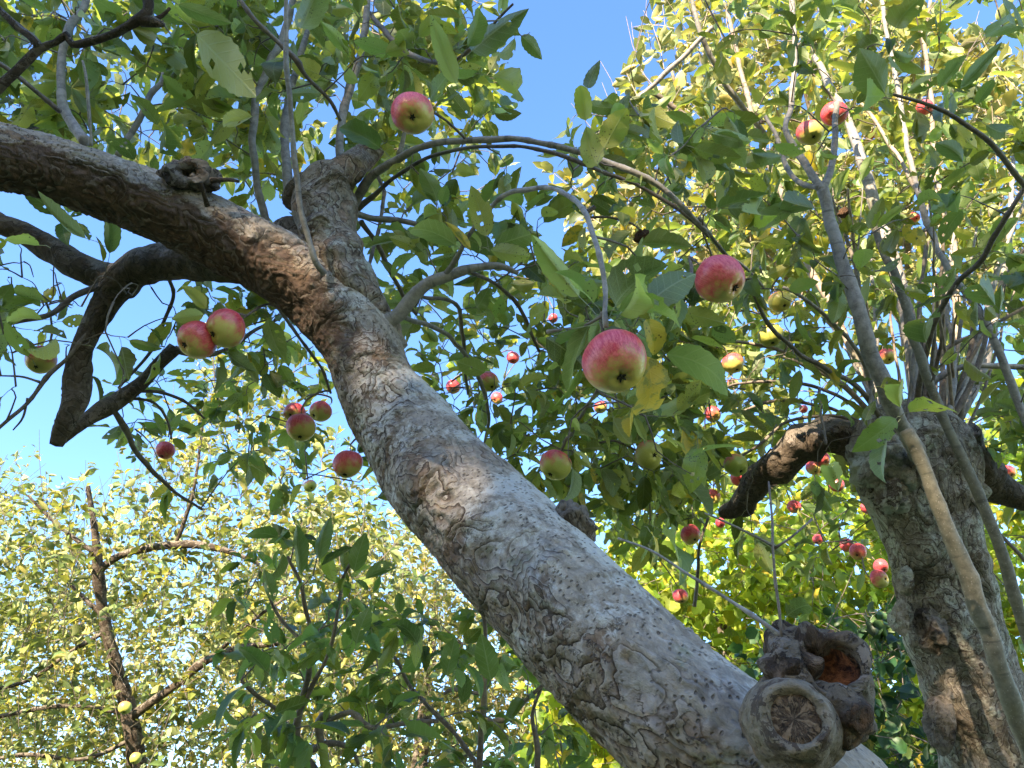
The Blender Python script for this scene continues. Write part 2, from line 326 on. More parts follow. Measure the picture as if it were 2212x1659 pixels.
M['grass'] = b.done(b.pbsdf(b.mix(b.ramp(b.math('ADD', n, b.math('MULTIPLY', f, .5)), .55, .95), (.07, .11, .03), (.16, .17, .055)), .8, b.bump(f, .8, .05)))

# ------------------------------------------------------------------ leaves
_WT = np.array([0, .05, .15, .3, .45, .6, .75, .87, .94, 1]); _WV = np.array([.04, .36, .74, .96, 1, .93, .72, .42, .2, 0.0])
def leaf_batch(pos, d, n, L, Wd, rnd, nv=14, nu=6, curl=None, fold=None, wave=None, holes=.5, lobed=False, serr=.05):
    """pos base, d direction, n top-side normal -> V, F4, lf"""
    N = len(pos); d = nrm(d); x = nrm(np.cross(d, n)); n = np.cross(x, d)
    t = np.linspace(0, 1, nv + 1); wt = np.interp(t, _WT, _WV); u = np.linspace(-1, 1, nu + 1)
    wt = wt * (1 + serr * ((np.arange(nv + 1) % 2) * 2 - 1)); wt[-1] = .015
    if lobed: wt = wt * (1 + .22 * np.sin(t * 22))
    curl = np.clip(RNG.normal(.5, .7, N), -.9, 1.6) if curl is None else curl; fold = RNG.uniform(.05, .85, N) if fold is None else fold
    wave = RNG.uniform(0, .22, N) if wave is None else wave; ph = RNG.uniform(0, 6.28, N); side = RNG.normal(0, .25, N)
    k = np.where(np.abs(curl) < .05, .05, curl)[:, None]
    asym = 1 + RNG.uniform(-.1, .1, (N, 1)) 
    y = L[:, None] * np.sin(k * t) / k; z = -L[:, None] * (1 - np.cos(k * t)) / k                  # N, nv+1
    X = (Wd[:, None, None] / 2) * wt[None, :, None] * u[None, None, :]                             # N,nv+1,nu+1
    X = np.where(X > 0, X * asym[:, :, None], X / asym[:, :, None])
    aX = np.abs(X); cf = np.cos(fold)[:, None, None]; sf = np.sin(fold)[:, None, None]
    zz = z[:, :, None] + aX * sf + wave[:, None, None] * aX * np.sin(t[None, :, None] * 11 + ph[:, None, None] + np.sign(X))
    zz = zz + wave[:, None, None] * .25 * X
    xx = X * cf + (side[:, None] * L[:, None] * t ** 2 * .5)[:, :, None]
    # the blade side-bends and its normal follows the curl
    a = k * t; yy = y[:, :, None] + (zz - z[:, :, None]) * np.sin(a)[:, :, None]; zz = z[:, :, None] + (zz - z[:, :, None]) * np.cos(a)[:, :, None]
    V = pos[:, None, None] + x[:, None, None] * xx[..., None] + d[:, None, None] * yy[..., None] + n[:, None, None] * zz[..., None]
    lf = np.stack([np.broadcast_to(u[None, None] , X.shape) * wt[None, :, None], np.broadcast_to(t[None, :, None], X.shape), np.broadcast_to(rnd[:, None, None], X.shape)], -1)
    nvt = (nv + 1) * (nu + 1); i = np.arange(nv)[:, None] * (nu + 1); j = np.arange(nu)[None]
    f = np.stack([i + j, i + j + 1, i + nu + 1 + j + 1, i + nu + 1 + j], -1).reshape(-1, 4)
    F = (f[None] + (np.arange(N) * nvt)[:, None, None])
    if holes > 0 and nv >= 10:
        keep = np.ones((N, nv, nu), bool); rows = np.where(RNG.random(N) < holes)[0]
        for r_ in rows:
            for _ in range(RNG.integers(1, 5)): keep[r_, RNG.integers(2, nv - 2), RNG.integers(0, nu)] = False
            if RNG.random() < .2:
                a0 = RNG.integers(3, nv - 3); e = 0 if RNG.random() < .5 else nu - 1; keep[r_, a0:a0 + 2, e] = False
        F = F[keep.reshape(N, -1)]
    return V.reshape(-1, 3), F.reshape(-1, 4), lf.reshape(-1, 3)
def petioles(a, b_, r=.0007):
    """three-sided stalks from a to b"""
    N = len(a); T = nrm(b_ - a); u = nrm(np.cross(T, np.array([.3, .2, .9]))); v = np.cross(T, u); V = []
    mid = (a + b_) / 2 + np.array([0, 0, .003])
    for q, s in ((a, 1.2), (mid, .9), (b_, .9)):
        for k in range(3):
            th = k * 2.094; V.append(q + (u * math.cos(th) + v * math.sin(th)) * r * s)
    V = np.stack(V, 1).reshape(-1, 3); f = []
    for s in (0, 3):
        for k in range(3): f.append([s + k, s + (k + 1) % 3, s + 3 + (k + 1) % 3, s + 3 + k])
    F = np.array(f)[None] + (np.arange(N) * 9)[:, None, None]
    return V, F.reshape(-1, 4)
class Crown:
    """collects leaves for one crown part"""
    def __init__(s): s.p, s.d, s.n, s.L, s.W, s.r, s.a = [], [], [], [], [], [], []; s.hand = 0
    def leaf(s, base, tip0, d, n, L, W, r): s.a.append(base); s.p.append(tip0); s.d.append(d); s.n.append(n); s.L.append(L); s.W.append(W); s.r.append(r)
    def arrays(s): return [np.array(q, float) for q in (s.p, s.d, s.n, s.L, s.W, s.r, s.a)]
    def build(s, name, mats, parent, keep=None, lobed=False):
        p, d, n, L, W, r, a = s.arrays()
        if keep is not None:
            k = keep(p + nrm(d) * L[:, None] * .5, L)
            if s.hand: k[-s.hand:] = True
            p, d, n, L, W, r, a = [q[k] for q in (p, d, n, L, W, r, a)]
        dep = proj(p)[2]; VV, FF, LF, off, mi = [], [], [], 0, []
        for lo, hi, nv, nu in ((-99, 2.3, 14, 6), (2.3, 3.6, 8, 4), (3.6, 99, 5, 2)):
            m = (dep >= lo) & (dep < hi)
            if not m.any(): continue
            v, f, lf = leaf_batch(p[m], d[m], n[m], L[m], W[m], r[m], nv, nu, lobed=lobed)
            VV.append(v); FF.append(f + off); LF.append(lf); off += len(v); mi.append(np.zeros(len(f)))
        m = dep < 4
        if m.any():
            v, f = petioles(a[m], p[m]); VV.append(v); FF.append(f + off); LF.append(np.zeros((len(v), 3))); off += len(v); mi.append(np.ones(len(f)))
        V = np.vstack(VV)
        me = mesh_np(name, V, [np.vstack(FF)], {'lf': np.vstack(LF), 'tc': V}, mats, np.concatenate(mi))
        return link(name, me, parent)

# blockers: nothing leafy may stand between the camera and these (x, y, radius, depth)
BLOCK = []
def blocked(p, L, slack=.85):
    x, y, d = proj(p); bad = np.zeros(len(p), bool); rad = L * .38 / d * FV
    for bx, by, br, bd, frac in BLOCK:
        hit = (d < bd + .06) & ((x - bx) ** 2 + (y - by) ** 2 < (br + rad * slack) ** 2)
        if frac < 1: hit &= (np.sin(x * 12.9 + y * 78.2) * 43758.5 % 1) < frac
        bad |= hit
    return bad
SKEL = {}    # tree -> list of skeleton points (x,y,z)
def stroke(tree, pts, seg=.012):
    """pts rows (x, y, depth, half width px) -> smoothed world path"""
    a = np.array(pts, float); w_ = P(a[:, 0], a[:, 1], a[:, 2]); path = smooth_path(np.hstack([w_, (a[:, 3] * a[:, 2] / FV)[:, None]]), seg)
    SKEL.setdefault(tree, []).append(path[::max(1, int(.03 / seg))]); return path
def block_path(path, frac=1., step=8, grow=1.):
    for q in path[::step]:
        x, y, d = proj(q[:3]); BLOCK.append((float(x), float(y), q[3] / d * FV * grow, float(d), frac))
# spots given a sun patch: crown leaves sunward of them are cut away
SHAFT = [(P(250, 90, 2.3), .08), (P(500, 60, 2.2), .07), (P(560, 160, 2.), .06), (P(900, 330, 2.4), .1), (P(80, 60, 2.), .06), (P(1000, 60, 2.), .06), (P(700, 300, 2.2), .06), (P(1480, 180, 2.3), .1), (P(1560, 330, 2.3), .09), (P(2000, 420, 2.4), .1), (P(1700, 480, 2.4), .08), (P(2050, 90, 2.2), .08), (P(978, 1042, 1.08), .036), (P(815, 800, 1.34), .03), (P(600, 590, 1.43), .035), (P(660, 650, 1.43), .03), (P(648, 905, 1.9), .016), (P(2115, 1290, 1.5), .03), (P(1583, 775, 2.2), .05), (P(1665, 715, 2.0), .04), (P(1700, 975, 2.1), .06), (P(2060, 1440, 1.8), .04), (P(300, 150, 2.), .1), (P(330, 240, 1.9), .06), (P(420, 130, 2.2), .08), (P(1900, 240, 2.2), .08), (P(1850, 640, 2.2), .1), (P(1620, 560, 1.9), .05), (P(1340, 290, 1.3), .05), (P(895, 250, 1.25), .02), (P(1700, 200, 2.2), .09)]
# ------------------------------------------------------------------ ground
g = np.linspace(-1, 1, 41); g = np.sign(g) * np.abs(g) ** 2.5 * 400; gx, gy = np.meshgrid(g, g); q = np.stack([gx.ravel(), gy.ravel(), 0 * gx.ravel()], -1)
q[:, 2] = fbm(q * .15, 2) * .12 * (np.hypot(q[:, 0], q[:, 1]) < 60); i = np.arange(40)[:, None] * 41; j = np.arange(40)[None]
tag(link('ground', mesh_np('ground', q, [np.stack([i + j, i + j + 1, i + 42 + j, i + 41 + j], -1).reshape(-1, 4)], None, [M['grass']])), kind='structure')

# ------------------------------------------------------------------ tree A: the leaning old apple tree
A = thing('apple_tree', (.75, .1, 0), 'old leaning apple tree with thick flaking grey trunk crossing the middle, limbs arching left', 'tree', 'apple trees in the orchard')
trunk_pts = [(2040, 2300, .86, 190), (1925, 1965, .80, 184), (1768, 1765, .76, 178), (1602, 1650, .78, 165), (1443, 1524, .83, 153), (1295, 1378, .92, 148), (1143, 1228, 1.03, 138), (1040, 1115, 1.14, 127), (955, 1030, 1.23, 119), (880, 935, 1.33, 101), (815, 840, 1.42, 86), (775, 735, 1.47, 84), (690, 640, 1.5, 79), (585, 565, 1.5, 76), (450, 495, 1.48, 74), (300, 430, 1.45, 71), (150, 375, 1.42, 70), (0, 338, 1.38, 70), (-160, 320, 1.34, 70), (-360, 330, 1.3, 64), (-620, 350, 1.26, 56), (-900, 330, 1.22, 44), (-1250, 250, 1.2, 30), (-1600, 120, 1.2, 12)]
allp = stroke('A', trunk_pts, .0035)
# continue the trunk from the lowest stroke point to the ground
foot = allp[0, :3]; low = smooth_path([(foot[0] + .25, foot[1] - .05, -.1, .17), (foot[0] + .14, foot[1] - .03, .35, .13), (foot[0] + .03, foot[1] - .005, foot[2] * .75, .118), tuple(allp[0])], .01)
wood('trunk_foot', [tube(low, 48, .06, 6, .002, phase=2.)], M['bark'], A, lambda V, U: U * 0 + 1)
split = int(np.argmin(np.abs(proj(allp[:, :3])[0] - 735) + (allp[:, 2] < 1.5) * 999))
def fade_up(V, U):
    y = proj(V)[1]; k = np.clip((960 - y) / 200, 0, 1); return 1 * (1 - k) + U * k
wood('trunk', [tube(allp[:split + 8], 224, .07, 9, .0042, phase=0.)], M['bark'], A, fade_up)
lp = allp[split - 8:].copy(); lp[:10, 3] *= np.linspace(.93, 1, 10)
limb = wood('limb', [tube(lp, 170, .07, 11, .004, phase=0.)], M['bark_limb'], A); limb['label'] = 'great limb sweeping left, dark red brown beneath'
block_path(allp, grow=.93, step=12)
def branch(tree, pts, mat, parent, name='branch', sides=10, amp=.08, fine=.0, seg=.012, blk=0., label=None, lump=0., fs=25):
    path = stroke(tree, pts, min(seg, .008) if mat.startswith('shoot') or mat.startswith('twig') and tree in 'AB' else seg)
    if fs >= 25 and not fine and tree in 'ABS':
        sl_ = np.concatenate([[0], np.cumsum(np.linalg.norm(np.diff(path[:, :3], axis=0), axis=1))]); nd = .045 + .02 * noise(np.stack([sl_ * 6, sl_ * 0, sl_ * 0 + len(pts) + pts[0][0]], -1))
        ph_ = np.mod(sl_, .05); path = path.copy(); path[:, 3] *= 1 + np.minimum(.3, .0009 / path[:, 3]) * np.exp(-(ph_ / .006) ** 2) + .06 * noise(np.stack([sl_ * 30, sl_ * 0, sl_ * 0 + pts[0][0]], -1))
        k_ = np.stack([noise(np.stack([sl_ * 17, sl_ * 0 + c * 9.1, sl_ * 0 + pts[0][1]], -1)) for c in range(3)], -1); path[:, :3] += k_ * (.0022 + path[:, 3:4] * .08) * np.clip(sl_ / .05, 0, 1)[:, None]
    o = wood(name, [tube(path, sides, amp, fs, fine, phase=random.random() * 9, lump=lump)], M[mat], parent)
    if blk: block_path(path, blk, step=max(1, int(.05 / seg)))
    if label: o['label'] = label
    return o
branch('A', [(830, 770, 1.5, 60), (775, 665, 1.5, 58), (735, 585, 1.52, 56), (708, 500, 1.56, 56), (702, 440, 1.6, 60), (712, 400, 1.62, 54), (752, 368, 1.64, 33), (790, 340, 1.66, 26), (808, 318, 1.67, 24)], 'bark_upper', A, 'limb', 90, .16, .0026, .004, 1., 'pale upright limb ending in a sawn stub', .35, 14)
branch('A', [(705, 440, 1.6, 46), (668, 418, 1.62, 38), (640, 428, 1.63, 28), (628, 446, 1.64, 14)], 'bark_dark', A, 'limb', 48, .2, .002, .004, 1., None, .4, 20)
branch('A', [(690, 560, 1.53, 30), (655, 520, 1.58, 34), (625, 500, 1.62, 30), (600, 495, 1.66, 20)], 'bark_dark', A, 'limb', 40, .2, .002, .005, 1., None, .4, 20)
branch('A', [(520, 560, 1.56, 46), (430, 562, 1.6, 37), (330, 572, 1.64, 38), (268, 605, 1.66, 34), (222, 665, 1.66, 26), (182, 740, 1.64, 22), (170, 800, 1.62, 25), (166, 860, 1.6, 21), (140, 915, 1.58, 17), (121, 962, 1.57, 12)], 'bark_dark', A, 'limb', 56, .14, .002, .005, 1., 'dark crooked limb hanging down with a blunt end', .3, 16)
branch('A', [(285, 605, 1.68, 34), (190, 585, 1.7, 28), (100, 533, 1.72, 24), (20, 492, 1.72, 22), (-120, 450, 1.72, 21), (-350, 400, 1.76, 15), (-600, 380, 1.8, 7)], 'bark_dark', A, 'limb', 44, .15, .002, .006, .8, None, .3, 16)
branch('A', [(135, 950, 1.62, 10), (190, 905, 1.68, 15), (250, 868, 1.74, 17), (305, 828, 1.78, 14), (345, 785, 1.8, 13), (378, 752, 1.82, 15)], 'bark_dark', A, 'branch', 24, .15, .001, .006, .7, None, .3, 20)
for pts, mat in [
    ([(378, 755, 1.82, 9), (430, 768, 1.86, 6), (480, 758, 1.9, 6), (540, 720, 1.95, 5), (600, 690, 2., 3)], 'twig'),
    ([(230, 612, 1.66, 10), (160, 640, 1.62, 8), (110, 678, 1.58, 8), (60, 690, 1.55, 7), (-40, 702, 1.5, 6)], 'twig'),
    ([(200, 700, 1.64, 5), (150, 770, 1.6, 5), (100, 815, 1.58, 6), (60, 870, 1.55, 5), (20, 905, 1.52, 5), (-30, 950, 1.5, 4)], 'twig'),
    ([(60, 860, 1.55, 3), (50, 900, 1.55, 3), (28, 928, 1.55, 2)], 'twig'), ([(85, 825, 1.56, 3), (40, 812, 1.56, 2.5), (-30, 812, 1.55, 2)], 'twig'),
    ([(360, 590, 1.7, 5), (372, 640, 1.75, 5), (350, 700, 1.78, 4.5), (330, 755, 1.8, 4.5), (290, 800, 1.82, 4), (255, 838, 1.82, 3)], 'twig'),
    ([(300, 845, 1.78, 4), (350, 848, 1.8, 4), (400, 870, 1.82, 3.5), (440, 905, 1.84, 2.5)], 'twig'),
    ([(245, 885, 1.74, 8), (275, 935, 1.78, 7), (300, 985, 1.84, 6), (345, 1030, 1.9, 5), (380, 1065, 1.95, 4), (440, 1100, 2., 3)], 'twig'),
    ([(275, 860, 1.78, 4), (330, 868, 1.78, 3), (360, 905, 1.78, 3), (372, 950, 1.78, 2.5)], 'twig'),
    ([(600, 665, 1.56, 4), (640, 720, 1.7, 4), (690, 790, 1.8, 4), (715, 850, 1.85, 3)], 'twig'),
    ([(505, -20, 1.5, 6), (545, 38, 1.5, 6), (590, 80, 1.5, 6), (640, 128, 1.5, 7), (660, 160, 1.52, 5), (710, 215, 1.55, 5), (735, 262, 1.58, 4)], 'twig'),
    ([(-30, 215, 1.15, 13), (10, 180, 1.15, 12), (52, 140, 1.15, 11), (86, 105, 1.15, 11), (120, 92, 1.15, 9), (143, 76, 1.15, 11), (156, 97, 1.15, 9), (200, 88, 1.14, 10), (245, 72, 1.13, 11), (290, 47, 1.12, 13), (318, 22, 1.12, 14), (312, -30, 1.12, 14)], 'dark'),
    ([(86, 103, 1.15, 10), (70, 82, 1.15, 9), (35, 55, 1.15, 8), (8, 30, 1.15, 7), (-30, -10, 1.15, 7)], 'dark'),
    ([(305, 45, 1.12, 11), (335, 48, 1.12, 12), (355, 55, 1.12, 7)], 'dark'), ([(325, 45, 1.12, 9), (350, 35, 1.12, 6), (368, 18, 1.12, 4)], 'dark'),
    ([(-20, 125, 1.25, 6), (40, 165, 1.28, 6), (95, 210, 1.32, 6), (130, 240, 1.36, 7)], 'twig'),
    ([(185, 305, 1.44, 14), (160, 275, 1.46, 14), (140, 235, 1.48, 13), (130, 180, 1.5, 11), (133, 110, 1.53, 10), (150, 60, 1.56, 10), (178, 20, 1.58, 9), (195, -40, 1.6, 9)], 'shoot'),
    ([(197, 315, 1.4, 4), (194, 260, 1.4, 4), (188, 170, 1.4, 4), (180, 130, 1.4, 3)], 'shoot'),
    ([(255, 335, 1.6, 8), (270, 310, 1.65, 8), (300, 260, 1.7, 8), (330, 200, 1.75, 8), (355, 160, 1.8, 7), (380, 80, 1.85, 5)], 'shoot'),
    ([(590, 520, 1.66, 11), (572, 460, 1.66, 10), (552, 370, 1.66, 10), (548, 260, 1.68, 10), (560, 190, 1.7, 10), (585, 125, 1.72, 9), (605, 95, 1.75, 9), (640, -20, 1.8, 8)], 'shoot'),
    ([(700, 590, 1.42, 8), (678, 560, 1.4, 8), (660, 500, 1.4, 8), (645, 440, 1.4, 8), (638, 350, 1.4, 7.5), (628, 250, 1.4, 7), (620, 150, 1.4, 7), (616, 70, 1.4, 6), (620, -20, 1.4, 6)], 'shoot'),
    ([(632, 445, 1.64, 13), (622, 390, 1.66, 13), (616, 320, 1.7, 12), (620, 240, 1.74, 11), (640, 150, 1.8, 9), (665, 70, 1.85, 7), (690, -20, 1.9, 5)], 'shoot'),
    ([(735, 380, 1.68, 11), (733, 300, 1.72, 11), (745, 220, 1.76, 11), (770, 150, 1.8, 11), (785, 90, 1.84, 9), (795, -20, 1.9, 8)], 'shoot'),
    ([(760, 450, 1.68, 14), (778, 415, 1.66, 13), (800, 385, 1.64, 12), (850, 350, 1.6, 10), (910, 320, 1.56, 9), (1000, 303, 1.5, 9), (1100, 301, 1.46, 8), (1180, 312, 1.42, 8), (1250, 330, 1.4, 8), (1300, 347, 1.38, 8), (1370, 372, 1.36, 9), (1430, 405, 1.36, 8), (1480, 450, 1.36, 7), (1530, 500, 1.38, 5)], 'shoot'),
    ([(768, 455, 1.7, 9), (830, 402, 1.66, 6), (900, 352, 1.6, 5), (980, 325, 1.56, 5), (1060, 315, 1.5, 5), (1150, 322, 1.46, 5), (1230, 340, 1.44, 5.5), (1300, 370, 1.42, 5), (1400, 412, 1.42, 5), (1470, 455, 1.42, 5), (1530, 515, 1.44, 4)], 'twig'),
    ([(765, 460, 1.68, 10), (800, 470, 1.7, 8), (850, 474, 1.7, 8), (895, 483, 1.7, 7), (940, 500, 1.7, 5)], 'shoot'),
    ([(862, 335, 1.62, 7), (872, 300, 1.62, 6), (880, 260, 1.62, 4)], 'shoot'),
    ([(820, 700, 1.46, 20), (860, 680, 1.46, 17), (890, 645, 1.46, 15), (925, 612, 1.46, 14), (960, 596, 1.46, 14), (1010, 580, 1.46, 11), (1075, 574, 1.46, 8), (1120, 590, 1.46, 5)], 'branch'),
    ([(960, 595, 1.46, 8), (985, 560, 1.42, 7), (1020, 500, 1.36, 6), (1070, 440, 1.28, 6), (1100, 415, 1.22, 6.5), (1150, 405, 1.16, 7), (1200, 410, 1.1, 7), (1240, 432, 1.05, 7), (1262, 460, 1., 8), (1275, 500, .97, 7), (1290, 550, .94, 7), (1303, 610, .92, 7), (1307, 670, .9, 7), (1312, 705, .89, 7)], 'shoot'),
    ([(1262, 462, 1., 5), (1280, 450, 1., 5), (1284, 446, 1., 5)], 'dark'),
    ([(1305, 680, .9, 5), (1270, 700, .92, 4), (1220, 708, .95, 4), (1180, 715, .97, 5)], 'twig'),
    ([(1290, 845, 1.3, 4), (1260, 890, 1.45, 4), (1230, 940, 1.6, 4), (1213, 972, 1.72, 4)], 'twig'),
    ([(1335, 1163, .78, 3), (1410, 1190, .76, 3.6), (1490, 1242, .74, 4.2), (1580, 1300, .72, 5), (1640, 1340, .7, 6.5), (1700, 1385, .69, 8)], 'shoot'),
    ([(1688, 1380, .69, 4), (1682, 1300, .7, 4), (1676, 1220, .71, 3.5), (1668, 1170, .72, 3.5), (1662, 1100, .74, 3), (1658, 1040, .76, 2)], 'twig'),
    ([(1672, 1180, .72, 3.5), (1630, 1160, .72, 3), (1560, 1125, .73, 2.5), (1520, 1108, .74, 2)], 'twig'),
    ([(1672, 1185, .72, 3.5), (1710, 1160, .72, 3), (1760, 1120, .73, 2.5)], 'twig'),
    ([(760, 690, 1.62, 6), (800, 560, 1.8, 5), (830, 430, 1.95, 5), (815, 380, 2., 4)], 'twig'),
    ([(780, 480, 1.7, 7), (820, 540, 1.8, 6), (860, 620, 1.9, 5), (900, 680, 2., 4)], 'twig'),
    ([(860, 680, 1.5, 7), (960, 720, 1.7, 6), (1020, 790, 1.9, 6), (1055, 880, 2., 5), (1045, 960, 2.1, 4)], 'shoot'),
    ([(900, 640, 1.5, 5), (985, 660, 1.7, 5), (1000, 740, 1.9, 5), (1010, 850, 2.1, 4)], 'twig'),
    ([(1000, 580, 1.5, 5), (1080, 620, 1.7, 5), (1130, 680, 1.8, 5), (1165, 760, 1.9, 4)], 'twig'),
    ([(800, 30, 1.9, 6), (850, 90, 1.7, 7), (900, 125, 1.6, 7), (980, 130, 1.5, 5), (1060, 60, 1.45, 4), (1110, 10, 1.4, 3)], 'twig'),
]:
    pts = [(a_, b_, c_, d_ * (.8 if pts[0][3] < 15 else .92)) for a_, b_, c_, d_ in pts]
    mt = {'dark': 'bark_dark', 'branch': 'shoot'}.get(mat, mat)
    branch('A', pts, mt, A, 'branch', 12 if mat != 'dark' else 20, .1 if mat != 'dark' else .25, 0, .01, .25 if pts[0][3] < 6.5 else .75, lump=.5 if mat == 'dark' else (.25 if mat == 'twig' else .1), fs=35)

# pruning stubs, knots and hollows: lathe-like rings on an elliptical section
def stub(name, parent, cx, cy, dep, axis, e1, rad_px, mat, prof, amp=.15, fs=30, squash=1., inner=None, inner_name='cut_face', n=72, label=None):
    """axis and e1 in camera terms (right, up, towards camera)"""
    c = P(cx, cy, dep); tw_ = nrm(CAM - c); r1 = nrm(np.cross(UP, tw_)); u1 = np.cross(tw_, r1); tw = lambda a: r1 * a[0] + u1 * a[1] + tw_ * a[2]
    ax = nrm(tw(axis)); E1 = tw(e1); E1 = nrm(E1 - ax * (E1 @ ax)); E2 = np.cross(ax, E1); rad = rad_px * dep / FV
    def ringmesh(pr, am):
        pr = np.array(pr, float); q = np.hstack([pr, np.zeros((len(pr), 2))]); q = smooth_path(np.hstack([q[:, :2], np.zeros((len(q), 1)), np.ones((len(q), 1))]), .06)[:, :2]
        th = np.arange(n) / n * 2 * np.pi; rr = q[:, 0][:, None] * np.ones(n); zz = q[:, 1][:, None] * np.ones(n)
        loc = np.stack([rr * np.cos(th), rr * np.sin(th) * squash, zz], -1).reshape(-1, 3) * rad
        dn = am * fbm(loc * fs + cx, 3) * rad
        lv = loc + nrm(np.stack([np.cos(th) * np.ones_like(rr), np.sin(th) * np.ones_like(rr), np.full_like(rr, .6)], -1)).reshape(-1, 3) * dn[:, None] * np.minimum(1, rr.ravel() * 3)[:, None]
        m = len(q); i = np.arange(m - 1)[:, None] * n; j = np.arange(n)[None]; j2 = (j + 1) % n
        return lv, np.stack([i + j, i + j2, i + n + j2, i + n + j], -1).reshape(-1, 4), loc
    lv, F, loc = ringmesh(prof, amp); V = c + lv @ np.stack([E1, E2, ax])
    o = link(name, mesh_np(name, V, [F], {'tc': loc + cx * .01, 'up': np.full(len(V), .2), 'side': np.full(len(V), .1)}, [M[mat]]), parent)
    if label: o['label'] = label
    if inner:
        lv, F, loc = ringmesh(inner[1], inner[2]); me = mesh_np(inner_name, lv, [F], {'tc': loc, 'up': np.full(len(lv), .2)}, [M[inner[0]]])
        k = link(inner_name, me); mw = Matrix([[E1[0], E2[0], ax[0], c[0]], [E1[1], E2[1], ax[1], c[1]], [E1[2], E2[2], ax[2], c[2]], [0, 0, 0, 1]])
        k.matrix_world = mw; k.parent = o; k.matrix_parent_inverse = Matrix.Identity(4)
    BLOCK.append((cx, cy, rad_px * 1.1, dep, 1.))
    return o
stub('pruning_stub', A, 1716, 1552, .61, (.02, .08, 1), (1, 0, 0), 77, 'bark_stub',
     [(1.5, -1.9), (1.25, -1.1), (1.06, -.45), (.98, -.12), (.88, .04), (.76, .02), (.68, -.1), (.64, -.22)], .12, 45, 1., ('cut', [(.67, -.16), (.45, -.1), (.2, -.14), (.01, -.16)], .05), 'cut_face', label='round healed stub with a cracked wooden face')
stub('hollow_burl', A, 1790, 1450, .66, (.28, .45, .85), (.64, -.77, 0), 118, 'bark_burl',
     [(.8, -1.3), (1.0, -.9), (1.1, -.5), (1.05, -.15), (.9, .1), (.72, .14), (.6, .0), (.55, -.2)], .4, 26, .66, ('rot', [(.6, -.02), (.55, -.25), (.42, -.5), (.2, -.62), (.01, -.66)], .2), 'hollow', 96, 'knobbly hollow burl with rusty rotten wood inside')
stub('burl', A, 1705, 1402, .67, (-.1, .75, .65), (1, 0, 0), 48, 'bark_burl', [(1.1, -1.6), (1.1, -.7), (.9, -.1), (.55, .15), (.2, .2), (.01, .2)], .4, 50, .9)
stub('burl', A, 1850, 1560, .63, (.7, -.1, .7), (.6, -.8, 0), 56, 'bark_burl', [(1.1, -1.8), (1.1, -.7), (.95, -.2), (.6, .15), (.2, .25), (.01, .25)], .3, 40, .9)  # added dark lump, fills the shadow zone under the hollow burl
stub('knot', limb, 405, 373, 1.41, (0, .35, .9), (1, -.2, 0), 48, 'bark_dark', [(1.1, -1.3), (1.05, -.5), (.95, -.05), (.72, .18), (.45, .16), (.3, .02), (.28, -.3), (.01, -.45)], .3, 40, .75)
stub('knot', limb, 452, 388, 1.43, (.5, .4, .8), (1, -.2, 0), 26, 'bark_dark', [(1.1, -1.3), (1.05, -.5), (.9, .1), (.5, .35), (.01, .4)], .4, 60, .9)
stub('knot', A, 683, 484, 1.49, (.1, .1, 1), (.9, .4, 0), 30, 'bark_upper', [(1.2, -.8), (1.05, -.1), (.85, .1), (.72, .02), (.6, -.02), (.01, .02)], .12, 60, .6)
stub('knot', A, 770, 607, 1.455, (.4, .1, .9), (1, .2, 0), 28, 'bark_upper', [(1.2, -1.), (1.05, -.2), (.8, .15), (.55, .1), (.4, -.05), (.01, -.1)], .2, 60, .7)
stub('knot', A, 1262, 1118, 1.03, (.75, .6, .3), (.8, -.6, 0), 44, 'bark_dark', [(1.2, -1.), (1.1, -.3), (.8, .2), (.4, .15), (.01, .05)], .3, 60, .6)
stub('knot', A, 940, 882, 1.31, (.8, .5, .2), (.6, -.8, 0), 30, 'bark_dark', [(1.2, -1.), (1.1, -.3), (.8, .1), (.4, .1), (.01, .05)], .3, 60, .6)
branch('A', [(448, 445, 1.37, 5), (440, 410, 1.35, 5), (435, 392, 1.34, 4)], 'bark_dark', limb, 'snag', 8)
branch('A', [(455, 390, 1.4, 6), (490, 388, 1.42, 4), (515, 392, 1.44, 3)], 'bark_dark', limb, 'snag', 8)

# ------------------------------------------------------------------ tree B: the pollarded apple tree on the right
b0 = P(2230, 2400, 1.9)
B = thing('apple_tree', (b0[0], b0[1], 0), 'pollarded apple tree on the right, upright lichened trunk under a knobbly head of straight shoots', 'tree', 'apple trees in the orchard')
tp = stroke('B', [(2260, 2450, 1.9, 125), (2215, 1950, 1.9, 118), (2150, 1660, 1.9, 112), (2105, 1500, 1.92, 110), (2062, 1360, 1.94, 106), (2030, 1240, 1.96, 108), (2005, 1140, 1.98, 114), (1985, 1060, 2., 124), (1975, 990, 2.03, 130), (1975, 935, 2.06, 112), (1980, 900, 2.08, 70)], .006); tp[:, 3] *= np.interp(proj(tp[:, :3])[1], [950, 1080, 1200], [.97, .93, .87])
f = tp[0]; wood('trunk_foot', [tube(smooth_path([(f[0] + .02, f[1], -.1, .24), (f[0] + .01, f[1], .3, .18), tuple(f)], .02), 40, .08, 6, phase=3.)], M['bark_right'], B)
wood('trunk', [tube(tp, 160, .1, 8, .003, phase=6., lump=.12)], M['bark_right'], B); block_path(tp[:int(len(tp) * .8)], .93, 8, .92)
br_ = lambda pts, mat='shoot', nm='branch', sides=12, blk=.6, **k: branch('B', pts, mat, B, nm, sides, blk=blk, **k)
br_([(1930, 1010, 2.05, 70), (1860, 965, 2.1, 42), (1790, 945, 2.15, 34), (1720, 965, 2.2, 30), (1670, 1005, 2.25, 28), (1625, 1050, 2.3, 24), (1595, 1092, 2.35, 20), (1560, 1110, 2.4, 10)], 'bark_dark', 'limb', 44, 1., amp=.18, fine=.002, seg=.007, lump=.5, fs=14)
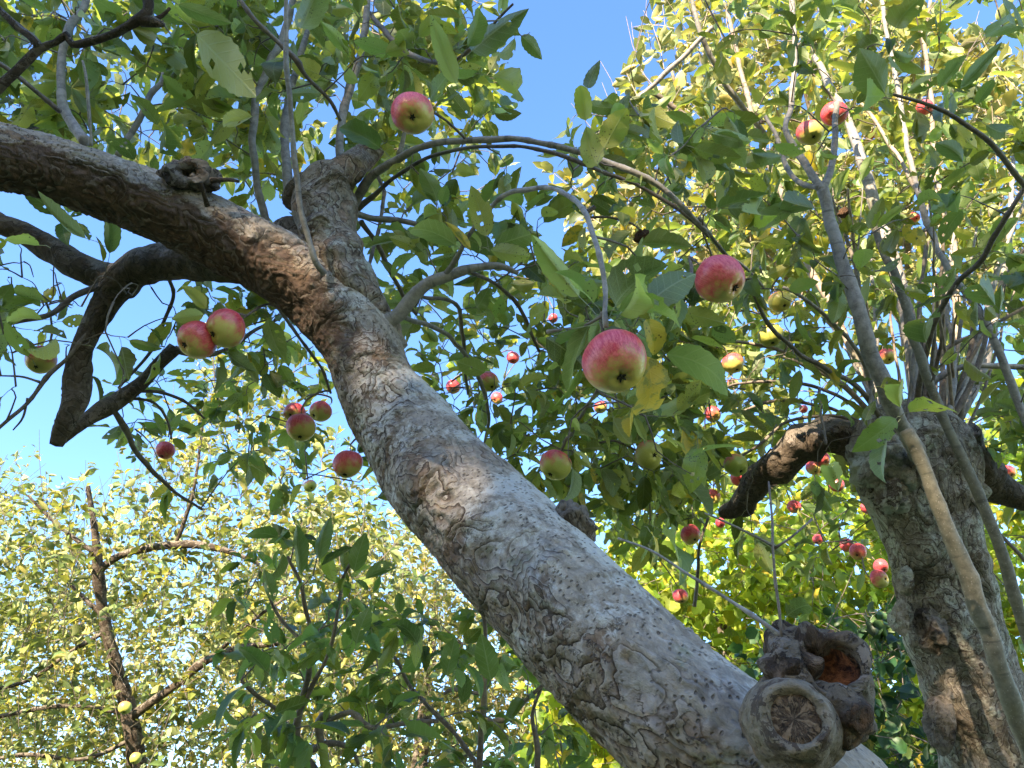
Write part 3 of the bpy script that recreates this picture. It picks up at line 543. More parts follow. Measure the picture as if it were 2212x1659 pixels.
br_([(2030, 985, 2.05, 80), (2090, 1015, 2.05, 48), (2150, 1050, 2.1, 34), (2212, 1078, 2.12, 26), (2340, 1110, 2.2, 20), (2560, 1080, 2.3, 14), (2800, 980, 2.4, 6)], 'bark_dark', 'limb', 44, 1., amp=.16, fine=.002, seg=.007, lump=.4, fs=14)
for x, y, r_ in ((1870, 985, 58), (1905, 1060, 46), (2060, 960, 64), (1960, 930, 56), (2085, 1040, 54)):
    sx = (x - 1980) / 130
    stub('burl', B, x, y, 1.93, (sx * .8, .3, .6), (1, 0, 0), r_, 'bark_right', [(1.3, -1.6), (1.15, -.6), (.95, -.05), (.6, .15), (.35, .12), (.22, .04), (.01, .02)], .28, 30, .85)
for x, y, r_ in ((1905, 1062, 30), (1995, 1360, 36), (1932, 1335, 24), (2010, 1560, 40), (2120, 1360, 26), (1945, 1255, 22), (2060, 1180, 26)):
    px, py, pd = proj(tp[:, :3]); q_ = int(np.argmin(np.abs(py - y))); cx_, dc, rt_ = px[q_], pd[q_], tp[q_, 3]; off_ = np.clip((x - cx_) * dc / FV / rt_, -.85, .85); dz_ = math.sqrt(1 - off_ ** 2)
    stub('knot', B, x, y, dc - rt_ * dz_, (off_, 0, dz_), (0, 1, 0), r_, 'bark_dark' if r_ > 34 else 'bark_right', [(1.5, -.7), (1.15, -.12), (.85, .1), (.6, .03), (.35, .06), (.01, -.1)], .22, 45, .75)
STEMS = [
    ([(2330, 1900, 1.5, 26), (2235, 1650, 1.5, 24), (2180, 1500, 1.5, 22), (2125, 1345, 1.52, 21), (2060, 1170, 1.55, 19), (1995, 1010, 1.58, 17), (1955, 930, 1.6, 16)], 'shoot_olive'),
    ([(1990, 1000, 1.9, 20), (1955, 930, 1.72, 19), (1920, 860, 1.66, 19), (1885, 770, 1.66, 18), (1850, 660, 1.68, 17), (1815, 560, 1.72, 15), (1790, 470, 1.76, 14), (1775, 412, 1.78, 14)], 'shoot'),
    ([(1775, 412, 1.78, 12), (1745, 360, 1.82, 10), (1712, 315, 1.86, 9), (1698, 275, 1.88, 8), (1710, 220, 1.92, 8), (1717, 150, 1.96, 8), (1716, 70, 2., 7), (1706, -30, 2.05, 7)], 'shoot'),
    ([(1775, 412, 1.78, 12), (1793, 370, 1.8, 10), (1803, 310, 1.84, 9), (1806, 240, 1.88, 8), (1806, 222, 1.9, 8)], 'shoot'),
    ([(1770, 405, 1.78, 8), (1730, 395, 1.84, 7), (1700, 360, 1.9, 7), (1680, 300, 1.95, 6), (1650, 250, 2., 5)], 'shoot'),
    ([(2240, 1430, 1.7, 15), (2200, 1310, 1.7, 14), (2150, 1160, 1.72, 13), (2090, 1010, 1.76, 12), (2040, 905, 1.8, 11), (1995, 790, 1.84, 11), (1965, 700, 1.88, 10), (1935, 600, 1.92, 9), (1900, 520, 2., 8), (1880, 430, 2.05, 7)], 'shoot_olive'),
    ([(1985, 900, 2.15, 22), (1980, 830, 2.2, 19), (1965, 730, 2.28, 18), (1945, 620, 2.36, 16), (1915, 520, 2.45, 15), (1885, 420, 2.55, 14), (1860, 340, 2.6, 12), (1830, 255, 2.7, 9), (1790, 180, 2.8, 8), (1760, 120, 2.9, 6)], 'shoot'),
    ([(2290, 1050, 1.7, 13), (2212, 900, 1.75, 12), (2165, 780, 1.8, 11), (2110, 665, 1.85, 10), (2050, 585, 1.95, 9), (2010, 500, 2.05, 9), (1985, 420, 2.1, 8), (1965, 340, 2.2, 7), (1950, 250, 2.3, 7), (1925, 120, 2.45, 6), (1900, -20, 2.6, 5)], 'shoot'),
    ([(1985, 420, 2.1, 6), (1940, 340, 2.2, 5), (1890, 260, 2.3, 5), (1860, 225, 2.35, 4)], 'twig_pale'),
    ([(1980, 870, 2.0, 9), (2010, 720, 1.9, 8), (2060, 620, 1.8, 8), (2120, 560, 1.7, 8), (2165, 480, 1.6, 7), (2220, 390, 1.55, 6)], 'twig'),
    ([(2290, 480, 1.45, 9), (2212, 400, 1.42, 8), (2150, 320, 1.4, 8), (2080, 262, 1.38, 7), (2010, 228, 1.36, 6), (1930, 205, 1.34, 4)], 'twig'),
    ([(1960, 880, 2.1, 10), (2020, 820, 2.1, 10), (2080, 792, 2.1, 9), (2150, 790, 2.1, 8), (2230, 795, 2.1, 8)], 'shoot'),
    ([(1975, 860, 2.1, 7), (2040, 760, 2.1, 6), (2110, 720, 2.1, 5), (2220, 660, 2.1, 5)], 'twig'),
    ([(2070, 960, 2.1, 9), (2080, 860, 2.1, 8), (2100, 740, 2.2, 7), (2110, 640, 2.3, 6)], 'twig'),
    ([(2000, 960, 2., 12), (2060, 1030, 1.9, 7), (2140, 1130, 1.85, 6), (2230, 1230, 1.8, 5)], 'twig'),
    ([(1905, 905, 2.0, 8), (1855, 840, 1.95, 7), (1790, 800, 1.9, 7), (1720, 760, 1.85, 6), (1660, 700, 1.8, 6), (1620, 620, 1.75, 5), (1560, 540, 1.7, 5), (1500, 470, 1.6, 4)], 'twig'),
    ([(1900, 910, 2.1, 7), (1860, 770, 2.05, 6), (1790, 690, 2., 6), (1730, 640, 1.95, 5), (1690, 620, 1.95, 5)], 'shoot'),
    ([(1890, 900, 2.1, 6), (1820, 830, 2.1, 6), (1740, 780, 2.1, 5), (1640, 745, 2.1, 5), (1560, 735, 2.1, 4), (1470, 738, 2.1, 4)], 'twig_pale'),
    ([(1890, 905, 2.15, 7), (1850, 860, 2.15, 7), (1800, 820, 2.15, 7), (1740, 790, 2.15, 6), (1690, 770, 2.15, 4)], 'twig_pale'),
    ([(1890, 915, 2.2, 6), (1800, 850, 2.2, 5), (1700, 825, 2.2, 5), (1600, 830, 2.2, 4), (1540, 850, 2.2, 3)], 'twig'),
    ([(1880, 920, 2.2, 6), (1780, 880, 2.25, 5), (1680, 865, 2.3, 5), (1600, 890, 2.3, 4)], 'twig'),
    ([(1880, 925, 2.2, 6), (1800, 900, 2.2, 5), (1700, 910, 2.2, 4), (1640, 960, 2.2, 4), (1560, 1010, 2.2, 3)], 'twig'),
    ([(1770, 840, 2., 4), (1775, 900, 1.9, 4), (1785, 960, 1.85, 4)], 'twig'),
    ([(1510, 470, 1.7, 5), (1560, 540, 1.75, 5), (1610, 580, 1.8, 4), (1650, 620, 1.85, 4)], 'shoot'),
    ([(1480, 250, 2.4, 8), (1400, 200, 2.4, 7), (1340, 260, 2.4, 6)], 'twig'),
    ([(1660, 300, 2.5, 8), (1580, 200, 2.45, 8), (1520, 90, 2.4, 7), (1490, -20, 2.4, 5)], 'shoot'),
    ([(1290, 290, 2.2, 5), (1360, 230, 2.2, 6), (1430, 165, 2.2, 7), (1480, 120, 2.2, 7), (1540, 60, 2.2, 6)], 'shoot'),
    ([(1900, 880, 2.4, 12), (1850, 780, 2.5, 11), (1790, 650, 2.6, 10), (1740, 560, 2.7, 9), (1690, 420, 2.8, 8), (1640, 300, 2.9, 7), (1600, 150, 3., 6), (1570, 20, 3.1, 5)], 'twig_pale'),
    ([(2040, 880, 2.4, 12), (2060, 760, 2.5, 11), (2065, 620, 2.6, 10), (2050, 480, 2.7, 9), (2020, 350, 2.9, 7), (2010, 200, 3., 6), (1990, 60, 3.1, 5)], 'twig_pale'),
    ([(2075, 900, 2.3, 11), (2130, 780, 2.4, 10), (2160, 640, 2.5, 9), (2180, 500, 2.6, 8), (2190, 340, 2.8, 6)], 'shoot'),
    ([(1500, 1310, 2.6, 5), (1508, 1240, 2.6, 5), (1510, 1180, 2.5, 4), (1530, 1120, 2.5, 4)], 'twig'),
]
for pts, mat in STEMS:
    pts = [(a_, b_, c_, d_ * (.88 if pts[0][3] > 14 else .74)) for a_, b_, c_, d_ in pts]
    br_(pts, mat, 'branch' if pts[0][3] < 12 else 'shoot', 12 if pts[0][3] < 12 else 20, .5, amp=.06, seg=.012, lump=.12, fs=30)

# thin whips fanning up from the pollard head
rw = np.random.default_rng(77)
for k in range(26):
    x0 = rw.uniform(1870, 2090); t0 = (x0 - 1980) / 110; x1 = x0 + t0 * rw.uniform(60, 200) + rw.normal() * 50; y1 = rw.uniform(350, 720); d0 = rw.uniform(1.9, 2.2); d1 = d0 + rw.uniform(-.25, .6); h0 = rw.uniform(3, 6)
    br_([(x0, 935, d0, h0 * 1.2), (x0 * .7 + x1 * .3 + rw.normal() * 8, 935 * .68 + y1 * .32, d0 * .7 + d1 * .3, h0), (x0 * .35 + x1 * .65 + rw.normal() * 14, 935 * .35 + y1 * .65, d0 * .35 + d1 * .65, h0 * .8), (x1, y1, d1, h0 * .4)], ['twig', 'shoot', 'twig_pale'][k % 3], 'branch', 8, 0, amp=.08, seg=.02, lump=.2, fs=30)
# ------------------------------------------------------------------ apples
# x, y, diameter px, real diameter, calyx offset (fractions of the radius), red, green, cheek angle, label
AP = [
 ('A', 891, 245, 90, .074, (.12, .52), .65, .35, 'red and yellow apple hanging highest in the left half, beside the bright blue gap'),
 ('A', 487, 710, 84, .074, (-.5, .4), .62, .2, 'pink apple on the right of the pair under the great left limb'),
 ('A', 425, 735, 82, .072, (-.45, .35), .72, .25, 'pink apple on the left of the pair under the great left limb'),
 ('A', 1328, 782, 140, .076, (.15, .6), .62, .3, 'largest nearest apple, pink over yellow, beside a yellow spotted leaf'),
 ('A', 1556, 604, 108, .076, (.55, .5), .72, .3, 'big deep red apple with a dark calyx at its lower right, right of centre'),
 ('B', 1750, 287, 54, .07, (.05, .65), .42, .5, 'apple in the upper right, framed by the forked grey shoots'),
 ('A', 650, 924, 62, .07, (.1, .75), .5, .25, 'front apple with a sun fleck in the cluster of three left of the trunk'),
 ('A', 692, 889, 48, .066, (-.55, .4), .6, .2, 'right hand red apple of the cluster of three left of the trunk'),
 ('A', 636, 892, 46, .068, (-.2, .2), .7, .1, 'rear orange red apple half hidden in the cluster of three left of the trunk'),
 ('A', 751, 1003, 64, .07, (-.1, .8), .66, .15, 'single red apple against the sky close to the left edge of the thick trunk'),
 ('A', 357, 973, 40, .06, (-.1, .7), .95, .0, 'small dark red apple hanging alone at left in front of the pale tree'),
 ('A', 670, 1050, 27, .05, (.5, .3), .25, .9, 'tiny greenish apple hanging below the red one left of the trunk'),
 ('A', 88, 778, 62, .07, (.1, .6), .55, .2, 'apple half hidden behind leaves at the far left edge'),
 ('A', 1200, 1005, 68, .071, (-.45, .65), .45, .65, 'red topped green apple just above the thick trunk in the middle'),
 ('A', 1402, 983, 62, .07, (.3, -.1), .32, .6, 'dull green and red apple behind crossed leaf stalks below the largest apple'),
 ('B', 1590, 1005, 50, .068, (.3, .55), .12, .9, 'round green apple with a faint blush above the dark crooked limb'),
 ('B', 1583, 785, 46, .066, (.3, .75), .38, .3, 'small sunlit orange apple between the two biggest apples and the grey shoots'),
 ('B', 1665, 725, 52, .068, (0, .8), .0, .75, 'yellow green sunlit apple right of the orange one'),
 ('B', 1685, 652, 48, .068, (.2, .5), .1, .6, 'yellow green apple half behind a leaf, above the sunlit yellow one'),
 ('B', 1916, 770, 36, .064, (-.1, .5), .5, .3, 'apple seen between the upright grey shoots on the right'),
 ('A', 1056, 825, 44, .068, (.4, .6), .4, .6, 'two tone apple behind a twig just right of the trunk bend'),
 ('A', 979, 836, 32, .064, (0, .6), .8, .1, 'red topped apple nearest the trunk bend on its right'),
 ('A', 1108, 773, 27, .062, (0, .7), 1., 0, 'bright red apple against the sky gap right of the trunk bend'),
 ('A', 1073, 860, 26, .062, (-.4, .4), .8, .1, 'small red apple below the two tone one right of the trunk'),
 ('A', 1297, 880, 28, .062, (-.3, .5), .6, .3, 'small pink apple peeping out under the largest apple'),
 ('A', 1195, 688, 21, .06, (0, .5), 1., 0, 'very small bright red apple left of the stalk of the largest apple'),
 ('B', 1540, 895, 36, .064, (.2, .3), .7, .2, 'dull red apple among dark leaves below the orange sunlit one'),
 ('B', 1492, 1155, 44, .066, (.3, .4), .7, .3, 'red apple partly behind a big leaf right of the trunk, below the dark limb'),
 ('B', 1470, 1288, 32, .062, (.1, .7), .7, .2, 'small red and yellow apple hanging lowest, right of the thick trunk'),
 ('B', 1808, 1048, 32, .062, (.1, .7), .85, .1, 'red apple hanging left of the pollard head'),
 ('B', 1757, 1010, 32, .062, (0, .6), .5, .2, 'front orange apple of the pair left of the pollard head'),
 ('B', 1775, 992, 36, .064, (.2, .3), .85, .1, 'rear red apple of the pair left of the pollard head'),
 ('B', 1716, 1095, 30, .062, (.1, .4), .8, .1, 'red apple under the dark crooked limb, level with the knobbly trunk top'),
 ('B', 1540, 1073, 32, .062, (-.3, .5), .6, .3, 'red and cream apple at the tip of the dark crooked limb'),
 ('B', 1595, 1033, 34, .064, (0, .2), 1., 0, 'bright red apple tucked behind the round green one'),
 ('B', 1853, 1192, 36, .064, (-.5, .3), .8, .1, 'right apple of the pair with a dried leaf left of the right trunk'),
 ('B', 1830, 1178, 30, .062, (.3, .3), .8, .1, 'left apple of the pair with a dried leaf left of the right trunk'),
 ('B', 1900, 1250, 38, .064, (.4, -.2), .65, .3, 'lower apple of the pair touching the left edge of the right trunk'),
 ('B', 1903, 1224, 32, .062, (.1, .3), .9, 0, 'upper apple of the pair touching the left edge of the right trunk'),
 ('B', 1767, 1165, 22, .06, (0, .3), .9, 0, 'tiny red apple in the yellow green leaves below the dark limb'),
 ('B', 1872, 1097, 26, .06, (0, .3), .9, 0, 'red apple peeping from behind the top of the right trunk'),
 ('B', 1998, 232, 34, .064, (0, .4), 1., 0, 'bright red sunlit apple high at the far right above the dark twig'),
 ('B', 1880, 290, 24, .06, (0, .4), .95, 0, 'small red apple in the sunlit leaves right of the forked shoots'),
 ('B', 1515, 543, 21, .06, (0, .4), 1., 0, 'small red apple just above the big deep red one'),
 ('B', 1975, 470, 24, .06, (0, .4), .95, 0, 'small red apple deep among the shoots on the upper right'),
 ('B', 2064, 870, 30, .062, (0, .4), .95, 0, 'bright red apple low among sunlit leaves above the pollard head'),
 ('B', 2178, 1020, 30, .062, (0, .4), .75, .1, 'red and orange apple near the right edge beside the right limb'),
 ('B', 1802, 246, 54, .07, (-.5, .5), .9, .2, 'dark red apple in shadow at the tip of the short forked shoot'),
 ('B', 1556, 1130, 22, .06, (0, .4), 1., 0, 'small bright red apple below the end of the dark limb'),
 ('B', 1583, 830, 26, .06, (.3, .3), .4, .5, 'small apple hanging right under the orange sunlit one'),
 ('B', 1736, 884, 18, .058, (0, .4), 1., 0, 'tiny red apple among the thin arching twigs left of the head'),
]
def apple_profile(n=28):
    th = np.linspace(0, np.pi, n); r = np.sin(th) ** .86; z = np.cos(th) * .9
    z = z - .30 * np.exp(-(th / .33) ** 2) + .15 * np.exp(-((np.pi - th) / .26) ** 2); r = r * (1 + .07 * np.cos(th)); return r, z
def apple_mesh(k):
    rng = np.random.default_rng(k); r, z = apple_profile(); m = 40; ph = np.arange(m) / m * 2 * np.pi; n = len(r)
    rr = r[:, None] * (1 + .035 * np.sin(2 * ph + rng.uniform(0, 6)) + .03 * np.cos(5 * ph) * np.clip((-z[:, None] + .1), 0, 1))
    zz = z[:, None] + .05 * np.cos(5 * ph)[None] * np.clip(-z[:, None] - .55, 0, 1) + rng.uniform(-.09, .09) * rr * np.cos(ph) + 0 * ph
    V = np.stack([rr * np.cos(ph), rr * np.sin(ph), zz], -1).reshape(-1, 3); V *= (1 + .02 * noise(V * 1.6 + k * 3))[:, None]
    i = np.arange(n - 1)[:, None] * m; j = np.arange(m)[None]; j2 = (j + 1) % m
    return mesh_np('apple', V, [np.stack([i + j, i + m + j, i + m + j2, i + j2], -1).reshape(-1, 4)], None, [M['apple']])
AM = [apple_mesh(k) for k in range(5)]
v, f4, f3, t_, u_ = tube(smooth_path([(0, 0, .5, .03), (.02, 0, .75, .028), (.08, .03, 1.1, .026), (.16, .06, 1.5, .034)], .08), 8); stalk_me = mesh_np('stalk', v, [f4, f3], {'tc': t_ * .03}, [M['twig']])
pp = []
for k in range(5):
    a = k * 1.2566; cx, sx = math.cos(a), math.sin(a)
    pp.append(tube(smooth_path([(cx * .03, sx * .03, -.74, .05), (cx * .09, sx * .09, -.80, .045), (cx * .15 + .02 * sx, sx * .15, -.845, .02)], .04), 6))
pp.append(tube(smooth_path([(0, 0, -.68, .07), (0, 0, -.78, .05), (.01, 0, -.83, .02)], .04), 8))
v, f4, f3, t_, u_ = join(pp); calyx_me = mesh_np('calyx', v, [f4, f3], {'tc': t_}, [M['calyx']])
ATT = []   # stalk ends to be joined to a spur
def put_apple(x, y, dpx, dia, cal, red, grn, label, grp, tree, name='apple', spin=None, me=None):
    dep = dia * FV / dpx; c = P(x, y, dep); ox, oy = cal; dn = -(ox * RT - oy * UP - FW * math.sqrt(max(.05, 1 - ox * ox - oy * oy)))   # local +z: towards the stalk
    z = nrm(dn); x0 = nrm(np.cross(np.array([.3, .9, .1]), z)); sp = random.uniform(0, 6.28) if spin is None else spin
    y0 = np.cross(z, x0); X = x0 * math.cos(sp) + y0 * math.sin(sp)
    # the redder cheek faces up and left, towards the light
    l = np.array([-.35, -.2, 1.]); l = l - z * (l @ z); X = nrm(nrm(l) + .35 * X) ; X = nrm(X - z * (X @ z)); Y = np.cross(z, X)
    s = dia / 2; mw = Matrix([[X[0] * s, Y[0] * s, z[0] * s, c[0]], [X[1] * s, Y[1] * s, z[1] * s, c[1]], [X[2] * s, Y[2] * s, z[2] * s, c[2]], [0, 0, 0, 1]])
    o = bpy.data.objects.new(name, me or random.choice(AM)); C.objects.link(o); o.matrix_world = mw; o.color = (red, grn, random.random(), 1)
    tag(o, label, 'apple' if name == 'apple' else 'dried apple', grp)
    if me is None:
        for nm, m_ in (('stalk', stalk_me), ('calyx', calyx_me)):
            k = bpy.data.objects.new(nm, m_); C.objects.link(k); k.parent = o; k.matrix_parent_inverse = Matrix.Identity(4)
    tip = c + (X * .16 + Y * .06 + z * 1.5) * s; ATT.append((tree, tip, z, dep)); 
    if 'half hidden behind leaves' not in label: BLOCK.append((x, y, dpx * .52, dep, 1.))
    return o
for t_, x, y, dp, dia, cal, red, grn, lab in AP: put_apple(x, y, dp, dia, cal, red, grn, lab, 'red apples hanging in the trees', t_)
mm = apple_mesh(9); vv = np.array([q.co[:] for q in mm.vertices]); vv *= (1 + .3 * fbm(vv * 2.2, 3))[:, None]; mm.vertices.foreach_set('co', vv.astype(np.float32).ravel()); mm.materials.clear(); mm.materials.append(M['mummy'])
put_apple(1388, 512, 32, .034, (0, .6), 0, 0, 'shrivelled brown dried apple among leaves right of centre', 'dried brown apples', 'A', 'dried_apple', me=mm)
put_apple(1824, 460, 24, .034, (0, .6), 0, 0, 'small shrivelled brown fruit beside the forked shoot on the right', 'dried brown apples', 'B', 'dried_apple', me=mm)

# ------------------------------------------------------------------ foliage of the two near trees
# coverage wanted in 100 px cells, rows from the top; columns from x = -100 to 2400
GRID = """
8888888888841003788888653
8788888888851113688887643
7888888888873346788888655
6777888888874336788888776
4433457888898322688888877
4333347888875444788888876
4422344448888988888888777
4311234457777988888888776
3112444455777888888888777
2113444444357888887777777
2111334444335678776655566
1111223443333355444432345
1111111222333223332221233
1111111111333112222221133
1111111111222111111110122
1111111111222222333333445
1111111111222222333333334
""".split()
def cover(x, y):
    i = np.clip(((x + 100) / 100).astype(int), 0, 24); j = np.clip((y / 100).astype(int), 0, 16)
    g_ = np.array([[int(c) for c in r_] for r_ in GRID]); return g_[j, i]
# cut-outs where open sky shows, ellipses (x, y, rx, ry)
GAPS = [(1270, 90, 110, 120), (1215, 210, 60, 60), (1180, 520, 50, 60), (60, 600, 110, 40), (60, 800, 70, 50), (70, 920, 90, 90), (180, 1000, 100, 60), (900, 1150, 40, 80), (985, 880, 22, 30), (330, 660, 60, 40), (2130, 90, 60, 90), (1010, 400, 60, 20), (265, 380, 60, 30), (1480, 760, 30, 20), (700, 1040, 40, 60), (1150, 370, 80, 22), (790, 1060, 30, 60), (20, 240, 20, 40)]
def keepf(seed):
    rr = np.random.default_rng(seed)
    def k(p, L):
        x, y, d = proj(p); c = cover(x, y); ok = rr.random(len(p)) < c / 5.1
        for gx_, gy_, rx, ry in GAPS: ok &= ((x - gx_) / rx) ** 2 + ((y - gy_) / ry) ** 2 > 1
        for c_, r_ in SHAFT:
            v = p - c_; s_ = v @ TOSUN; ok &= ~((s_ > .03) & (np.linalg.norm(v - s_[:, None] * TOSUN, axis=1) < r_ * .8 + L * .35))
        return ok & ~blocked(p, L) & (d > .75)
    return k
def cluster(cr, p, ax, k, size, spread=1.1, rng=RNG, droop=.36):
    for _ in range(k):
        v = rng.normal(size=3); v -= ax * (v @ ax); v = nrm(v); d = nrm(ax * rng.uniform(.2, 1.) + v * spread * rng.uniform(.5, 1.1) - np.array([0, 0, droop * rng.uniform(0, 2)]))
        L = size * rng.uniform(.55, 1.28); n = np.array([0, 0, 1.]) + rng.normal(size=3) * .55 + v * .2
        b_ = p + d * L * rng.uniform(.2, .38); r_ = rng.random(); cr.leaf(p, b_, nrm(d + rng.normal(size=3) * .18), n, L, L * rng.uniform(.4, .58), r_)
def grow(tree, parent, cr, specs, size=.073, seed=5, kk=(3, 6)):
    """specs: (number, x0, x1, y0, y1, depth0, depth1) targets; grows a twig from the nearest wood to each and leafs it"""
    rng = np.random.default_rng(seed); nodes = np.vstack(SKEL[tree])[:, :3]; T = []
    for n, x0, x1, y0, y1, d0, d1 in specs:
        m = 0; n = int(n * 1.25)
        while m < n:
            x = rng.uniform(x0, x1); y = rng.uniform(y0, y1)
            if rng.random() < cover(np.array([x]), np.array([y]))[0] / 9: T.append(P(x, y, rng.uniform(d0, d1))); m += 1
    T = np.array(T); D = np.array([np.min(np.sum((nodes - t) ** 2, 1)) for t in T]); out = []
    for t in T[np.argsort(D)]:
        q = np.sum((nodes - t) ** 2, 1) + .15 * np.maximum(0, nodes[:, 2] - t[2]) ; s = nodes[np.argmin(q)]; v = t - s; ln = np.linalg.norm(v)
        if ln < .03: continue
        mid = s + v * .5 + np.array([0, 0, .12 * ln]) + rng.normal(size=3) * .09 * ln; q3 = s + v * .78 + rng.normal(size=3) * .06 * ln + np.array([0, 0, .07 * ln])
        r0 = .0017 + .0035 * min(ln, .8); path = smooth_path([(*s, r0), (*mid, r0 * .7), (*q3, r0 * .55), (*t, r0 * .35)], .03)
        out.append(path); nodes = np.vstack([nodes, path[2::2, :3]]); sacc = 0
        for i in range(1, len(path)):
            st = np.linalg.norm(path[i, :3] - path[i - 1, :3]); sacc += st
            if sacc > .042 and i > len(path) * .2:
                sacc = 0; ax = nrm(path[i, :3] - path[i - 1, :3]); cluster(cr, path[i, :3], ax, rng.integers(1, kk[1] - 1), size, rng=rng)
        cluster(cr, t, nrm(path[-1, :3] - path[-2, :3]), rng.integers(*kk), size, .9, rng)
    return out
def twigs(name, paths, mat, parent, sides=5, amp=.12):
    o = wood(name, [tube(p_, sides, amp, 60, cap=False, phase=random.random() * 3) for p_ in paths], M[mat], parent); o['kind'] = 'stuff'; return o
crA, crB = Crown(), Crown()
twA = grow('A', A, crA, [
    (75, -60, 560, -60, 300, 1.5, 2.1), (60, 480, 1150, -60, 330, 1.5, 2.1), (110, -80, 1130, -100, 420, 2.1, 3.3), (70, 350, 1130, -60, 330, 1.8, 2.9), (26, -60, 420, 560, 760, 1.4, 1.9),
    (14, 480, 1000, 300, 520, 1.7, 2.2), (18, 880, 1180, 350, 560, 1.35, 1.8), (16, 1230, 1620, 230, 480, 1.3, 1.7),
    (20, -60, 300, 430, 900, 1.3, 1.7), (18, 300, 700, 600, 760, 1.6, 2.2), (30, 250, 780, 760, 1080, 1.8, 2.7), (60, 850, 1300, 560, 1080, 1.6, 2.6),
    (26, 1150, 1560, 560, 1050, 1.0, 1.9), (75, 950, 1560, 650, 1180, 1.9, 3.2), (50, 1250, 1700, 450, 1050, 1.9, 3.0), (12, 1200, 1420, 200, 330, 1.5, 1.9), (50, -1500, -60, -250, 480, 1.2, 2.3)], seed=5)
twB = grow('B', B, crB, [
    (70, 1330, 2260, -80, 420, 1.7, 2.5), (90, 1330, 2260, -120, 500, 2.5, 4.0), (85, 1380, 2260, 400, 900, 1.6, 2.4), (110, 1380, 2280, 350, 950, 2.4, 3.6),
    (40, 1250, 1880, 880, 1200, 1.7, 2.6), (26, 2080, 2300, 880, 1400, 1.8, 2.7), (16, 1300, 1900, 950, 1180, 2.6, 3.4), (6, 1480, 1880, 1150, 1320, 2.0, 3.), (40, 2250, 2900, 200, 1150, 1.8, 3.)], seed=9)
# spurs and leaves that carry each apple
for tr, tip, z, dep in ATT:
    sk = np.vstack(SKEL[tr])[:, :3]; more = [p_[:, :3] for p_ in (twA if tr == 'A' else twB)]; sk = np.vstack([sk] + more)
    q = np.sum((sk - tip) ** 2, 1) + .2 * np.maximum(0, tip[2] - sk[:, 2]); s = sk[np.argmin(q)]; v = s - tip
    path = smooth_path([(*tip, .0022), (*(tip + v * .15 + z * .01 + np.array([0, 0, .012])), .003), (*(tip + v * .6 + np.array([0, 0, .02])), .0028), (*s, .0032)], .02)
    (twA if tr == 'A' else twB).append(path); cluster(crA if tr == 'A' else crB, path[min(3, len(path) - 1), :3], nrm(z + np.array([0, 0, .3])), 5, .075)
for q_, ax_, n_ in ((P(1662, 1105, .74), (0, .3, 1), 3), (P(1560, 1125, .73), (-1, 0, .4), 3), (P(1755, 1122, .73), (1, 0, .5), 2), (P(1345, 1166, .78), (-1, 0, .4), 2), (P(1658, 1040, .76), (0, 0, 1), 4), (P(1676, 1215, .71), (.4, .8, .2), 1)):
    cluster(crA, q_, nrm(np.array(ax_, float)), n_, .052)
